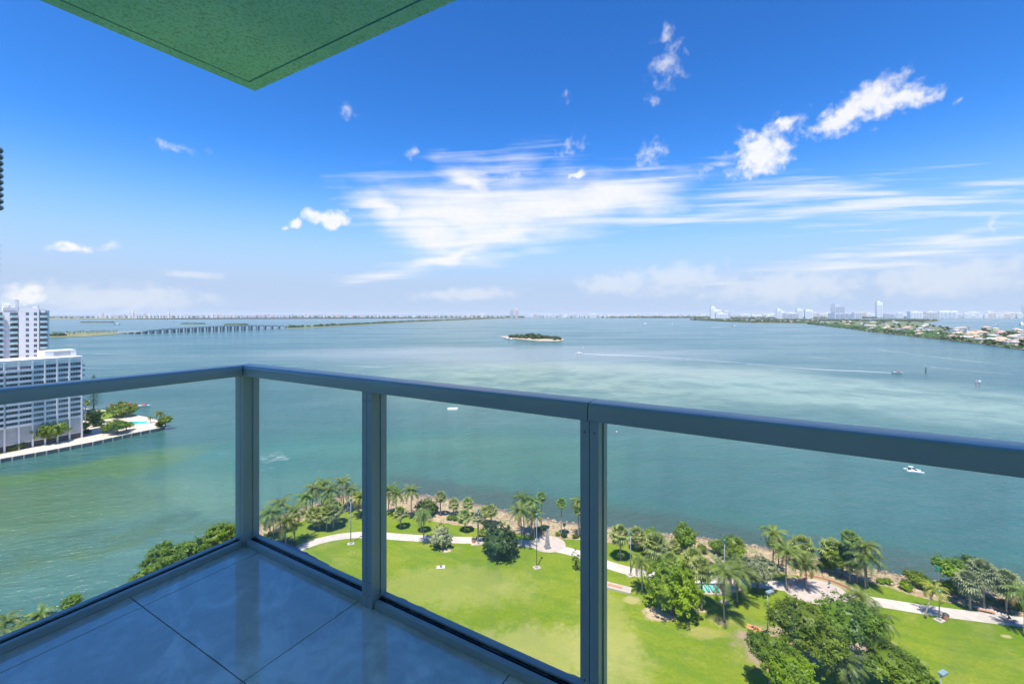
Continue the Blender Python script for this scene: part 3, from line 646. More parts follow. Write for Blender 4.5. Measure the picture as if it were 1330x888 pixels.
# left grove beside the balcony corner
for a in (
    (355, 712, 664, 'coconut palm of the left grove, standing lowest beside the balcony corner post'),
    (372, 716, 676, 'small coconut palm in front of the left grove, half hidden by the slab edge'),
    (383, 708, 663, 'coconut palm with long drooping fronds, first to the left of the pale path end'),
    (365, 690, 652, 'coconut palm at the back of the left grove, its crown against the open water'),
    (350, 700, 668, 'coconut palm leaning over the water at the outer edge of the left grove'),
    (405, 662, 634, 'coconut palm with a pale thick trunk above the tan rocks left of the grove gap'),
    (399, 667, 645, 'low coconut palm with arching yellowish fronds right at the rocky point'),
    (418, 655, 627, 'slim dark coconut palm directly behind the pale trunked palm at the point'),
    (431, 664, 636, 'coconut palm in the middle of the point, fronds spread wide over the rocks'),
    (446, 660, 625, 'tallest coconut palm of the point with a yellow green top'),
    (451, 664, 636, 'coconut palm just right of the tallest one on the point'),
    (425, 668, 646, 'short yellowish coconut palm tucked under the tall palms of the point'),
    (505, 668, 634, 'coconut palm right beside the second railing post, seen against the water'),
    (515, 672, 640, 'coconut palm with hanging brown fronds just right of the second railing post'),
    (534, 672, 636, 'tall coconut palm with wide hanging fronds alone on the shore right of the second post')):
    coco(*a, group='coconut palms at the rocky point')
coco(467, 672, 645, 'yellow fronded coconut palm close to the left side of the second railing post', 'coconut palms at the rocky point', m=COCOY)
coco(474, 672, 643, 'coconut palm hidden mostly behind the second railing post', 'coconut palms at the rocky point')
for a in ((407, 686, 668, 'cabbage palm at the left end of the shady row of five by the path'),
          (415, 688, 669, 'cabbage palm, second from the left of the shady row of five by the path'),
          (424, 689, 666, 'cabbage palm in the middle of the shady row by the path'),
          (433, 686, 664, 'cabbage palm, fourth from the left of the shady row of five by the path'),
          (436, 680, 660, 'cabbage palm at the right end of the shady row, set back toward shore')):
    fan(*a, cs=1.15)
for a in ((520, 686, 666, 'round headed cabbage palm on the lawn just right of the second post'),
          (547, 691, 668, 'cabbage palm beside the white trunked palm, left of the blossom'),
          (572, 668, 645, 'slim cabbage palm standing on the tan beach behind the shore bushes'),
          (589, 667, 654, 'small cabbage palm on the tan beach left of the bright round bushes'),
          (607, 668, 653, 'short cabbage palm on the beach behind the bushy double palm'),
          (604, 690, 670, 'leafy cabbage palm on the lawn just left of the slim lamp by the path'),
          (630, 679, 664, 'left one of twin cabbage palms at the beach above the dark oak'),
          (638, 680, 663, 'right one of twin cabbage palms at the beach above the dark oak')):
    fan(*a)
coco(551, 706, 667, 'coconut palm with brown hanging fronds and a whitish trunk left of the blossoming tree', 'coconut palms along the path', cs=.8)
fan(621, 704, 672, 'silver grey fan palm beside the lamp on the path left of the dark oak', 'silver palms', [fan_crown(9, L_pale, 30, 1.7, 0, -.6)], .95, name='silver_palm')
bush(553, 668, 30, 'dark leafy bush between the palms and the rocks right of the second post', MIDT[0], group='shrubs along the shore')
bush(560, 664, 20, 'dark shore bush left of the slim cabbage palm', DARKS)
bush(584, 674, 9, 'bright green round bush on the beach left of two dark ones', BRS[0])
bush(591, 675, 9, 'darker round bush behind the lawn edge, between the two bright bushes', MIDT[1])
bush(597, 671, 8, 'bright green bush below the small beach palm', BRS[1])
bush(600, 678, 10, 'yellow green bush at the foot of the leafy cabbage palm', BRS[0])
bush(632, 683, 12, 'low dark bush in the shade below the twin cabbage palms', DARKS)
broad(573, 711, 696, 30, 'round pale green tree covered in creamy blossom on the lawn beside the path', BLOOM, 'blossom_tree', sq=1.05)
broad(649, 722, 702, 53, 'dense dark green oak with a round crown, the darkest tree on the lawn', OAK, 'oak_tree', sq=1.1)
coco(677, 712, 662, 'tall coconut palm with bright arching fronds just right of the dark oak', 'coconut palms along the path', k=2)
coco(681, 694, 645, 'tallest coconut palm of the clump right of the dark oak', 'coconut palms along the path')
coco(690, 697, 652, 'yellow green coconut palm at the right side of the clump by the dark oak', 'coconut palms along the path', m=palm_crown(8, L_wash, 18, 4.0, 1.25, .8), cs=.85)
coco(694, 700, 668, 'low coconut palm inside the clump by the round plaza', 'coconut palms along the path', cs=.8)
fan(703, 689, 645, 'tall fan palm with a brown skirt of dead leaves above the round plaza', 'tall fan palms by the beach', WASH, 1.0, r0=.16, name='fan_palm')
fan(729, 695, 653, 'tall fan palm with green head standing alone on the beach right of the plaza', 'tall fan palms by the beach', WASH, 1.0, r0=.16, name='fan_palm')
fan(751, 698, 662, 'tall fan palm with a yellow green head next to the third railing post', 'tall fan palms by the beach', WASH, .85, r0=.16, name='fan_palm')
coco(753, 696, 650, 'dark coconut palm peeking out left of the third railing post', 'coconut palms along the path', cs=.8)
for q in ((707, 687, 9, 'low dark purple shrub under the tall fan palms near the monument'), (698, 690, 10, 'low green shrub left of the monument behind the plaza'), (733, 697, 9, 'low dark shrub at the foot of the lone fan palm'), (724, 695, 7, 'pale low shrub left of the lone fan palm'), (747, 698, 8, 'pale green shrub beside the tall fan palm at the third post')):
    bush(*q, DARKS if 'dark' in q[3] else MIDT[2])
broad(748, 740, 727, 15, 'thin young tree with sparse leaves left of the third railing post', leaf_crown(61, L_mid, 60, 14, .09, 5, 1.6, .3, cl=.2, core=0), 'young_tree', sq=1.3)
# right of the third post
fan(806, 727, 694, 'round headed cabbage palm with an oval shadow right of the third railing post', cs=1.35)
fan(827, 714, 694, 'cabbage palm behind the lamp post above the path', cs=1.1)
bush(848, 708, 30, 'bright yellow green shore bush behind the drooping cabbage palm', BRS[1], sq=1.1)
fan(852, 724, 708, 'stout cabbage palm with heavy drooping leaves in front of the bright shore bush', cs=1.7)
bush(836, 712, 12, 'small bright bush left of the bright shore bush', BRS[0])
coco(834, 769, 727, 'coconut palm by the lamp, its star shaped shadow on the lawn to the left', 'coconut palms in the middle lawn', cs=.9)
broad(890, 712, 696, 34, 'dense round bright green sea grape tree right at the water edge', leaf_crown(62, L_mid, 420, 22, .05, 6, 1.0, cl=.12), 'sea_grape_tree', sq=1.1)
bush(912, 716, 15, 'olive green bush leaning right of the round sea grape tree', MIDT[0])
bush(932, 716, 22, 'low round bright bush left of the wide shore bush', BRS[1])
bush(950, 722, 40, 'wide bright green shore bush behind the tall lamp', MIDT[2], sq=1.0)
bush(900, 722, 10, 'tiny grey green bush on the sand below the sea grape', MIDT[1])
fan(900, 742, 724, 'silvery cabbage palm on the sandy strip above the path', cs=1.35)
fan(872, 745, 728, 'small silvery cabbage palm behind the bright green tree', cs=1.1)
fan(876, 716, 708, 'low palm clump on the beach left of the sea grape', cs=.8)
broad(873, 797, 762, 76, 'big bright yellow green tree in the lawn with a dark shaded underside', BRT, 'bright_green_tree', sq=1.0)
fan(911, 792, 738, 'tall cabbage palm with a thick brown trunk right beside the bright green tree', cs=1.25, r0=.24)
coco(941, 808, 742, 'tall coconut palm in front of the striped seats with a star shadow round its foot', 'coconut palms in the middle lawn', k=0, cs=1.15)
coco(958, 784, 739, 'coconut palm with bright hanging fronds behind the tall one by the seats', 'coconut palms in the middle lawn', k=1)
coco(950, 775, 728, 'slim coconut palm behind the pair near the striped seats', 'coconut palms in the middle lawn', cs=.75)
broad(984, 768, 741, 50, 'pale silver green spreading tree shading the path near the plaza', PALE, 'silver_tree', sq=1.1)
coco(1004, 742, 692, 'tallest coconut palm of the shore, standing against the water right of the silver tree', 'coconut palms by the square plaza', lean=(.3, .3), cs=1.05)
coco(1022, 766, 716, 'coconut palm directly below the tallest shore palm, foot at the plaza edge', 'coconut palms by the square plaza')
coco(1048, 766, 729, 'coconut palm with a curved trunk standing in the middle of the plaza', 'coconut palms by the square plaza')
coco(1011, 744, 706, 'short coconut palm between the tallest shore palm and the silver tree', 'coconut palms by the square plaza', cs=.8)
fan(1043, 735, 710, 'pale cabbage palm at the water behind the plaza', cs=1.4)
fan(1081, 742, 714, 'cabbage palm at the left of the shore thicket behind the plaza', cs=1.35)
broad(1094, 748, 724, 46, 'olive green tree of the shore thicket left of the fan palm with a brown skirt', MIDT[0], 'shore_tree', sq=.9)
bush(1075, 738, 24, 'bushy green growth left of the shore thicket', MIDT[1])
fan(1104, 756, 699, 'tall fan palm with bright green head and brown skirt rising over the shore thicket', 'tall fan palms by the beach', WASH, 1.35, r0=.2, name='fan_palm')
coco(1127, 763, 708, 'large dark coconut palm with fronds against the water, right of the skirted fan palm', 'coconut palms by the thicket', k=3, cs=1.1)
coco(1124, 765, 722, 'large coconut palm with a pale yellow heart in front of the dark one', 'coconut palms by the thicket', k=0, cs=1.15)
coco(1113, 758, 728, 'short coconut palm at the left of the big pair by the thicket', 'coconut palms by the thicket', cs=.8)
coco(1116, 812, 775, 'coconut palm rising from behind the big tree next to the path', 'coconut palms by the thicket')
coco(1138, 835, 800, 'coconut palm with drooping fronds at the right side of the big tree', 'coconut palms by the thicket', k=1)
for q in ((1153, 757, 11, 'bright round bush on the sand right of the big palm pair', BRS[0]), (1143, 757, 10, 'yellow green low bush at the foot of the big palm pair', BRS[1]), (1177, 765, 16, 'bright low bush on the lawn edge near the leaning palm', BRS[0]), (1190, 758, 26, 'wide pale bush behind the leaning palm', MIDT[1]),
          (1205, 764, 22, 'dark bush right behind the leaning palm crown', MIDT[2]), (1236, 768, 22, 'bright green bush left of the grey palms', BRS[1]), (1222, 764, 14, 'small dark bush below the green signal mast', DARKS), (1300, 790, 20, 'dark bush behind the benches under the grey palms', DARKS), (1286, 785, 16, 'round dark bush between the grey palm trunks', MIDT[0]), (1322, 790, 20, 'low pale bush at the right edge behind the path', MIDT[1])):
    bush(*q[:4], q[4])
p = at(1201.6, 802, LZ)
t_ = thing('coconut_palm', 'yellowing coconut palm leaning over the path with a curved thin trunk', 'palm tree', tuple(p), 0, 'coconut palms along the path'); me, tip = trunk_mesh(5, hgt(802, 765)*.97, .17, .11, (2.3, .3)); inst('trunk', me, t_); inst('crown', COCOY, t_, tuple(tip), (0, 0, .6), .8)
broad(1240, 768, 741, 44, 'green tree with a ragged crown at the water edge left of the grey palms', MIDT[1], 'shore_tree', sq=.9)
broad(1266, 768, 738, 52, 'wide green tree right at the water behind the grey palms', MIDT[2], 'shore_tree', sq=.8)
fan(1260, 791, 755, 'grey green cabbage palm, left one of the three behind the benches', 'grey cabbage palms', cs=1.35, kind=[fan_crown(71, L_pale, 44, 1.9, 2, -1.0)])
fan(1278, 789, 743, 'grey green cabbage palm, tallest of the three behind the benches', 'grey cabbage palms', cs=1.45, kind=[fan_crown(72, L_pale, 44, 1.9, 2, -1.0)])
fan(1307, 795, 757, 'grey green cabbage palm, right one of the three behind the benches', 'grey cabbage palms', cs=1.5, kind=[fan_crown(73, L_pale, 44, 1.9, 2, -1.0)])
coco(1330, 826, 770, 'dark trunked palm cut by the right picture edge beside the path', 'coconut palms along the path', cs=.8)
# big trees in the lower right
broad(1045, 884, 812, 92, 'big leafy tree with light green crown beside the square plaza', OAK2, 'big_park_tree', group='big leafy trees nearest the tower', rz=1.0, sq=.95)
broad(1000, 905, 842, 62, 'dark green big tree, leftmost of the big leafy trees, beside the sunbather', OAK2, 'big_park_tree', group='big leafy trees nearest the tower', rz=2.2, sq=1.0)
broad(1100, 875, 806, 86, 'big spreading tree between the square plaza and the drooping palm', OAK2, 'big_park_tree', group='big leafy trees nearest the tower', rz=4.0, sq=.9)
broad(1022, 925, 868, 70, 'bright sunlit big tree at the bottom edge, lowest of the big leafy trees', leaf_crown(64, L_bright, 520, 24, .036, 8, .8, .1, cl=.10), 'big_park_tree', group='big leafy trees nearest the tower', sq=.9)
broad(1160, 915, 862, 74, 'lowest right big tree with an airy crown above the bottom edge', OAK2, 'big_park_tree', group='big leafy trees nearest the tower', rz=5.2, sq=.7)
broad(1190, 925, 878, 60, 'airy tree at the bottom edge next to the grey lamp head', MIDT[0], 'big_park_tree', group='big leafy trees nearest the tower', sq=.8)
coco(1102, 905, 858, 'coconut palm standing between the big leafy trees at the bottom edge', 'coconut palms by the thicket', k=2, cs=.95)
# lower left behind the short railing
coco(8, 835, 806, 'coconut palm at the bottom left corner below the railing', 'palms below the short railing', cs=.8)
coco(34, 832, 812, 'coconut palm second from the left corner below the railing', 'palms below the short railing', cs=.7)
coco(50, 822, 800, 'coconut palm with upright fronds right of the corner pair below the railing', 'palms below the short railing', cs=.75)
coco(22, 850, 820, 'low coconut palm hidden behind the outer rail track', 'palms below the short railing', cs=.8)
bush(92, 790, 26, 'small yellow green bush just above the railing track on the left', MIDT[0], group='bushes on the left shore')
bush(216, 742, 66, 'large dense sea grape bush on the left shore', MIDT[1], group='bushes on the left shore', sq=.8, name='sea_grape_bush')
bush(250, 725, 44, 'rounded green bush right of the large sea grape bush', MIDT[2], group='bushes on the left shore', sq=.8)
bush(282, 708, 46, 'yellow green bush at the foot of the corner post', MIDT[0], group='bushes on the left shore', sq=.9)
bush(305, 698, 26, 'palmy bright bush directly beside the corner post', BRS[0], group='bushes on the left shore', sq=1.1)
bush(182, 756, 30, 'low outer bush at the left end of the sea grape thicket', MIDT[2], group='bushes on the left shore', sq=.6)
bush(60, 815, 34, 'low green bush filling the gap behind the corner palms', MIDT[1], group='bushes on the left shore', sq=.8)
bush(345, 712, 34, 'dark green undergrowth at the foot of the left grove', MIDT[1], group='bushes on the left shore', sq=.8)
bush(368, 714, 30, 'shaded bush between the trunks of the left grove', DARKS, group='bushes on the left shore', sq=.8)

# ------------------------------------------------------------------ park furniture, people
steel = mat('lamp_steel', (.30, .33, .33), .45, metal=.3)
teal = mat('teal_enamel', (.06, .20, .21), .4)
foot = mat('lamp_footing', (.42, .36, .30), .85, var=.1, vscale=2)
terra = mat('terracotta', (.52, .24, .15), .8, var=.15, vscale=3)
white = mat('white_paint', (.80, .80, .80), .5)
darkm = mat('dark_grey', (.05, .055, .06), .6)
def lamp(px, py, top, label, head='teal', group='lamp posts of the park', pad=.85, z=LZ):
    p = at(px, py, z); h = hgt(py, top, z); t_ = thing('lamp_post', label, 'lamp post', tuple(p), .4, group)
    mb = MB(); mb.tube([(0,0,.3), (0,0,h)], [.13, .085], 8); mb.build('pole', steel, t_, True)
    mb = MB(); mb.box(-pad, pad, -pad*.8, pad*.8, -.1, .12); mb.box(-.3, .3, -.3, .3, .12, .45); mb.build('footing', foot, t_)
    mb = MB()
    if head == 'teal': mb.tube([(0,0,h), (0,0,h+.25), (.0,0,h+.7), (0,0,h+.85)], [.1, .26, .30, .1], 8)
    else: mb.box(-.15, 1.3, -.35, .35, h-.05, h+.25); mb.box(-.1, .12, -.1, .1, h-.3, h+.1)
    hm_ = mb.build('lamp_head', teal if head == 'teal' else mat('grey_enamel', (.22, .29, .32), .35), t_)
    return t_
lamp(455.6, 706, 651, 'tall grey lamp post beside the curved path left of the second railing post')
lamp(697, 737, 671, 'tall grey lamp post on a white footing in the lawn below the round plaza')
lamp(819, 747, 694, 'lamp post at the path beside the coconut palm right of the third railing post')
lamp(941, 782, 705, 'tall lamp post with a teal head rising between the palms behind the seats')
lamp(621.5, 706, 664, 'slim lamp post next to the path and the grey box left of the dark oak')
lamp(963+34, 838, 770, 'lamp post with a pale teal head in front of the big leafy trees', head='grey')
lamp(1222, 950, 876, 'lamp post with a wide grey head at the bottom edge right of the airy tree', head='grey')
lamp(1220, 805, 771, 'short lamp post by the leaning palm and the terracotta bin')
def bin_(px, py, label, cat='litter bin'):
    p = at(px, py, LZ); t_ = thing('litter_bin', label, cat, tuple(p), .3, 'terracotta bins')
    mb = MB(); mb.tube([(0,0,0), (0,0,.1), (0,0,1.0)], [.42, .46, .52], 10); mb.build('bin_body', terra, t_)
    mb = MB(); mb.tube([(0,0,1.0), (0,0,1.1), (0,0,1.3)], [.54, .5, .2], 10); mb.build('bin_lid', darkm, t_)
bin_(1228.5, 804, 'terracotta litter bin with a dark lid on a pale pad by the leaning palm')
bin_(615, 704, 'small dark topped bin on the pink pad beside the path left of the dark oak')
def pad(name, px, py, w_, d_, label, cat, z=LZ, rz=0, m=foot, h=.14):
    p = at(px, py, z); t_ = thing(name, label, cat, tuple(p), rz); mb = MB(); mb.box(-w_/2, w_/2, -d_/2, d_/2, -.1, h); mb.build('slab', m, t_); return t_
t_ = pad('concrete_platform', 799, 763, 7.0, 2.2, 'pale tilted concrete platform with a terracotta inlay on the lawn behind the third post', 'platform', rz=-.42, h=.35)
mb = MB(); mb.box(-1.6, 1.6, -.35, .35, .352, .5); mb.build('inlay', terra, t_)
for i, (px, py) in enumerate(((1280, 795), (1296, 792))):
    p = at(px, py, LZ); t_ = thing('park_bench', ('backless terracotta bench on the pale bay by the path, left one', 'backless terracotta bench on the pale bay by the path, right one')[i], 'bench', tuple(p), -.5, 'benches of the bay by the path')
    mb = MB(); mb.box(-1.4, 1.4, -.28, .28, .38, .47); mb.build('seat', terra, t_)
    for s_ in (-1, 1): mb = MB(); mb.box(s_*1.0-.12, s_*1.0+.12, -.22, .22, 0, .379); mb.build('leg', foot, t_)
p = at(1041, 754, LZ); t_ = thing('park_bench', 'curved terracotta bench at the left side of the square plaza', 'bench', tuple(p), .45)
mb = MB(); mb.box(-2.1, 2.1, -.3, .3, .38, .47); mb.build('seat', terra, t_)
for s_ in (-1, 1): mb = MB(); mb.box(s_*1.5-.12, s_*1.5+.12, -.24, .24, 0, .379); mb.build('leg', foot, t_)
p = at(1079, 755, LZ); t_ = thing('low_wall', 'low curved terracotta wall bordering the lawn side of the square plaza', 'low wall', tuple(p), -.75)
mb = MB()
for k in range(8): a = -.5+k*.13; mb.box(-.62, .62, -.14, .14, 0, .5, Matrix.Translation((9*math.sin(a)-0, 9*math.cos(a)-9, 0)) @ Matrix.Rotation(-a, 4, 'Z'))
mb.build('wall', terra, t_)
# monument: slender tapering grey pillar of stacked blocks
p = at(711, 711, LZ); t_ = thing('monument', 'slender tapering grey stone monument standing on the round plaza', 'monument', tuple(p), .3)
mb = MB(); mb.box(-.75, .75, -.75, .75, 0, .4); mb.build('plinth', mat('monument_base', (.20, .20, .21), .8), t_)
mb = MB(); rr = random.Random(4); hh = .402
while hh < 4.6:
    q = .62*(1-hh/6.2); dz = rr.uniform(.28, .5); mb.box(-q*rr.uniform(.8, 1), q*rr.uniform(.8, 1), -q, q*rr.uniform(.8, 1), hh, hh+dz*.97); hh += dz
mb.build('pillar', mat('monument_stone', (.30, .30, .31), .8, var=.35, vscale=1.5), t_)
# striped seats under a white slab
p = at(925, 765, LZ); t_ = thing('picnic_table', 'white picnic slab with turquoise striped benches beside the tall palm', 'picnic table', tuple(p), -.06)
mb = MB(); mb.box(-3.0, 3.0, -1.9, 2.0, 0, .10); mb.build('base_slab', foot, t_)
tq = mat('turquoise_paint', (.05, .52, .45), .5); rd = mat('red_paint', (.5, .05, .05), .5)
for k in range(5): mb = MB(); mb.box(-2.5+k*1.05, -2.0+k*1.05, -1.5, .9, .42, .5); mb.box(-2.4+k*1.05, -2.1+k*1.05, -1.2, .6, .101, .419); mb.build('bench', tq if k < 4 else rd, t_)
mb = MB(); mb.box(-2.7, 2.7, 1.1, 1.7, .72, .8); mb.build('table_top', white, t_)
for k in (-2, 2): mb = MB(); mb.box(k-.1, k+.1, 1.3, 1.5, .101, .719); mb.build('leg', steel, t_)
t_ = pad('utility_box', 938, 734, 2.4, 1.2, 'pale flat utility cover with a dark slot on the sand beyond the path', 'utility box', h=.3)
mb = MB(); mb.box(-.9, .9, -.62, -.601, .08, .2); mb.build('slot', darkm, t_)
p = at(1077, 764, LZ); t_ = thing('plaza_sign', 'small teal sign on the square plaza between the palms', 'sign', tuple(p), .3)
mb = MB(); mb.tube([(0,0,0), (0,0,1.0)], [.05, .05], 6); mb.build('post', steel, t_)
mb = MB(); mb.prism([(-.5,-.04), (.5,-.04), (.5,.04), (-.5,.04)], 1.001, 1.25); mb.box(-.22, .22, -.04, .04, 1.251, 1.8); mb.build('sign_plate', teal, t_)
for (px, py, top, lb) in ((1219, 768, 741, 'green signal mast on the shore beside the ragged tree'), (733, 690, 683, 'small teal marker board on the beach above the lone fan palm foot')):
    p = at(px, py, LZ); h = hgt(py, top); t_ = thing('signal_mast', lb, 'mast', tuple(p), .2)
    mb = MB(); mb.tube([(0,0,0), (0,0,h)], [.09, .07], 6); mb.build('pole', steel, t_)
    mb = MB(); mb.box(-.38, .38, -.08, .08, h+.001, h+.9); mb.build('marker_board', mat('marker_green', (.03, .30, .20), .5), t_)
for i, (px, py, w_) in enumerate(((1090, 778, 3.0), (1110, 790, 3.4))):
    pass

skin = mat('skin', (.45, .27, .18), .6); hair = mat('dark_hair', (.03, .02, .015), .7)
def person(label, loc, rz, joints, shirt, short, cat='person', group=None):
    """joints: dict of positions; one skinned body, clothes and hair as children"""
    J = joints; names = list(J); t_ = None
    rad = dict(pelvis=.14, belly=.13, chest=.15, neck=.055, chin=.07, head=.095, crown=.07, shL=.065, shR=.065, elL=.042, elR=.042, wrL=.028, wrR=.028, haL=.036, haR=.036, hipL=.10, hipR=.10, knL=.062, knR=.062, anL=.038, anR=.038, toL=.04, toR=.04)
    ed = [('pelvis','belly'),('belly','chest'),('chest','neck'),('neck','chin'),('chin','head'),('head','crown'),('chest','shL'),('shL','elL'),('elL','wrL'),('wrL','haL'),('chest','shR'),('shR','elR'),('elR','wrR'),('wrR','haR'),('pelvis','hipL'),('hipL','knL'),('knL','anL'),('anL','toL'),('pelvis','hipR'),('hipR','knR'),('knR','anR'),('anR','toR')]
    J = dict(J)
    for sd_ in 'LR':
        h_, w_ = Vector(J['ha'+sd_]), Vector(J['wr'+sd_]); d = (h_-w_).normalized(); a = d.orthogonal().normalized()
        for k in range(4):
            nm = 'f%d%s' % (k, sd_); J[nm] = tuple(h_+d*(.085-.012*abs(k-1.4))+a*(k-1.5)*.026); rad[nm] = .009; ed.append(('ha'+sd_, nm))
        nm = 'th'+sd_; J[nm] = tuple(w_+d*.07+a*.06); rad[nm] = .011; ed.append(('ha'+sd_, nm))
    def skinned(name, sel, m, grow=1.0, root='pelvis', over=None):
        ns = [k for k in J if k in sel]; ix = {k: i for i, k in enumerate(ns)}
        me = bpy.data.meshes.new(name); me.from_pydata([J[k] for k in ns], [(ix[a], ix[b]) for a, b in ed if a in ix and b in ix], []); me.materials.append(m)
        o = bpy.data.objects.new(name, me); C.objects.link(o); o.modifiers.new('skin', 'SKIN'); sl = me.skin_vertices[0].data
        for k in ns: r_ = rad[k]*grow; sl[ix[k]].radius = (r_, r_); sl[ix[k]].use_root = (k == root)
        sb = o.modifiers.new('sub', 'SUBSURF'); sb.levels = 1; sb.render_levels = 1
        return o
    body = skinned('person', set(J), skin); body.location = loc; body.rotation_euler = (0, 0, rz); tag(body, label, cat, group)
    s1 = skinned('shirt', {'belly', 'chest', 'shL', 'shR', 'elL', 'elR', 'pelvis'}, shirt, 1.16); s1.parent = body
    s2 = skinned('shorts', {'pelvis', 'hipL', 'hipR', 'knL', 'knR'}, short, 1.2); s2.parent = body
    hd = Vector(J['head']); mb = MB(); mb.ico(tuple(hd+Vector((0,-.02,.035))), .112, 2, .03); mb.build('hair', hair, body, True)
    return body
cl = lambda n_, c_: mat(n_, c_, .8)
# +y is the facing direction of every pose
stand = dict(pelvis=(0,0,.95), belly=(0,0,1.1), chest=(0,.01,1.32), neck=(0,.01,1.48), chin=(0,.03,1.56), head=(0,.03,1.64), crown=(0,.02,1.72),
    shL=(-.19,0,1.40), elL=(-.23,-.06,1.14), wrL=(-.22,.06,.92), haL=(-.22,.1,.86), shR=(.19,0,1.40), elR=(.23,.08,1.14), wrR=(.22,.2,.96), haR=(.22,.24,.90),
    hipL=(-.1,0,.88), knL=(-.11,.16,.50), anL=(-.11,.08,.09), toL=(-.11,.24,.04), hipR=(.1,0,.88), knR=(.11,-.02,.48), anR=(.11,-.26,.12), toR=(.11,-.14,.04))
p = at(1027, 764, LZ+.03); person('person in dark clothes walking on the path at the left side of the square plaza', tuple(p), -1.9, stand, cl('black_shirt', (.03,.03,.035)), cl('black_trousers', (.025,.025,.03)))
sit = dict(pelvis=(0,-.1,.13), belly=(0,-.14,.28), chest=(0,-.16,.50), neck=(0,-.13,.66), chin=(0,-.1,.74), head=(0,-.1,.82), crown=(0,-.11,.90),
    shL=(-.19,-.16,.58), elL=(-.24,-.02,.38), wrL=(-.16,.18,.36), haL=(-.13,.24,.38), shR=(.19,-.16,.58), elR=(.24,-.26,.34), wrR=(.24,-.34,.12), haR=(.25,-.36,.06),
    hipL=(-.1,-.06,.13), knL=(-.14,.32,.40), anL=(-.13,.52,.08), toL=(-.13,.68,.05), hipR=(.1,-.06,.13), knR=(.14,.34,.30), anR=(.13,.66,.08), toR=(.13,.80,.06))
bl = pad('picnic_blanket', 572.5, 736, 2.0, 1.3, 'white picnic blanket spread on the open lawn below the blossoming tree', 'blanket', m=cl('white_cloth', (.50,.48,.45)), rz=.1, h=.03)
p = at(572.5, 736, LZ+.03); person('person in a terracotta shirt sitting on the white blanket on the open lawn', tuple(p), .3, sit, cl('rust_shirt', (.50,.16,.08)), cl('teal_shorts', (.08,.35,.33)))
lie = dict(pelvis=(0,0,.12), belly=(0,-.15,.12), chest=(0,-.38,.14), neck=(0,-.54,.13), chin=(0,-.62,.15), head=(0,-.70,.13), crown=(0,-.79,.12),
    shL=(-.19,-.45,.12), elL=(-.30,-.22,.08), wrL=(-.28,0,.06), haL=(-.27,.06,.05), shR=(.19,-.45,.12), elR=(.32,-.60,.08), wrR=(.20,-.80,.07), haR=(.15,-.84,.07),
    hipL=(-.1,.08,.11), knL=(-.13,.46,.20), anL=(-.12,.86,.07), toL=(-.12,.92,.16), hipR=(.1,.08,.11), knR=(.13,.48,.10), anR=(.14,.90,.07), toR=(.14,.96,.16))
pad('beach_towel', 979, 815, 1.3, 2.3, 'orange towel on the grass beside the dark green big tree', 'towel', m=cl('orange_towel', (.75,.26,.10)), rz=.9, h=.025)
p = at(979, 815, LZ+.03); person('person lying on the orange towel beside the dark green big tree', tuple(p), .9, lie, cl('navy_top', (.03,.05,.10)), cl('black_trousers', (.025,.025,.03)))
# cyclist
p = at(1310, 808, LZ+.03); bk = thing('bicycle', 'dark bicycle ridden along the pale path near the right edge', 'bicycle', tuple(p), 1.35)
for y_ in (-.52, .52):
    mb = MB(); mb.tube([(0, y_+.33*math.cos(a*PI/8), .34+.33*math.sin(a*PI/8)) for a in range(17)], [.022]*17, 5, cap=False); wh = mb.build('wheel', darkm, bk)
    mb = MB()
    for k in range(8): mb.tube([(0, y_, .34), (0, y_+.31*math.cos(k*PI/4), .34+.31*math.sin(k*PI/4))], [.004, .004], 3)
    mb.build('spokes', steel, wh)
mb = MB()
for a_, b_ in (((0,-.52,.34),(0,-.18,.84)), ((0,-.2,.8),(0,.38,.82)), ((0,-.1,.30),(0,.38,.78)), ((0,-.18,.82),(0,-.1,.30)), ((0,-.52,.34),(0,-.1,.30)), ((0,.36,.92),(0,.52,.34))): mb.tube([a_, b_], [.02, .02], 5)
mb.build('frame', cl('bike_paint', (.08,.08,.10)), bk)
mb = MB(); mb.box(-.07, .07, -.32, -.08, .88, .93); mb.build('saddle', darkm, bk)
mb = MB(); mb.tube([(-.26,.34,1.0), (0,.38,.98), (.26,.34,1.0)], [.015]*3, 5); mb.build('handlebar', darkm, bk)
ride = dict(pelvis=(0,-.2,1.03), belly=(0,-.12,1.16), chest=(0,.04,1.34), neck=(0,.14,1.46), chin=(0,.2,1.52), head=(0,.21,1.60), crown=(0,.2,1.69),
    shL=(-.18,.06,1.40), elL=(-.24,.2,1.18), wrL=(-.23,.32,1.05), haL=(-.23,.36,1.02), shR=(.18,.06,1.40), elR=(.24,.2,1.18), wrR=(.23,.32,1.05), haR=(.23,.36,1.02),
    hipL=(-.1,-.16,.98), knL=(-.12,.2,.80), anL=(-.12,-.02,.46), toL=(-.12,.12,.42), hipR=(.1,-.16,.98), knR=(.12,.12,.60), anR=(.12,-.08,.22), toR=(.12,.06,.18))
person('person in dark clothes riding the bicycle on the pale path', tuple(p), 1.35, ride, cl('wine_shirt', (.12,.03,.04)), cl('black_trousers', (.025,.025,.03)))

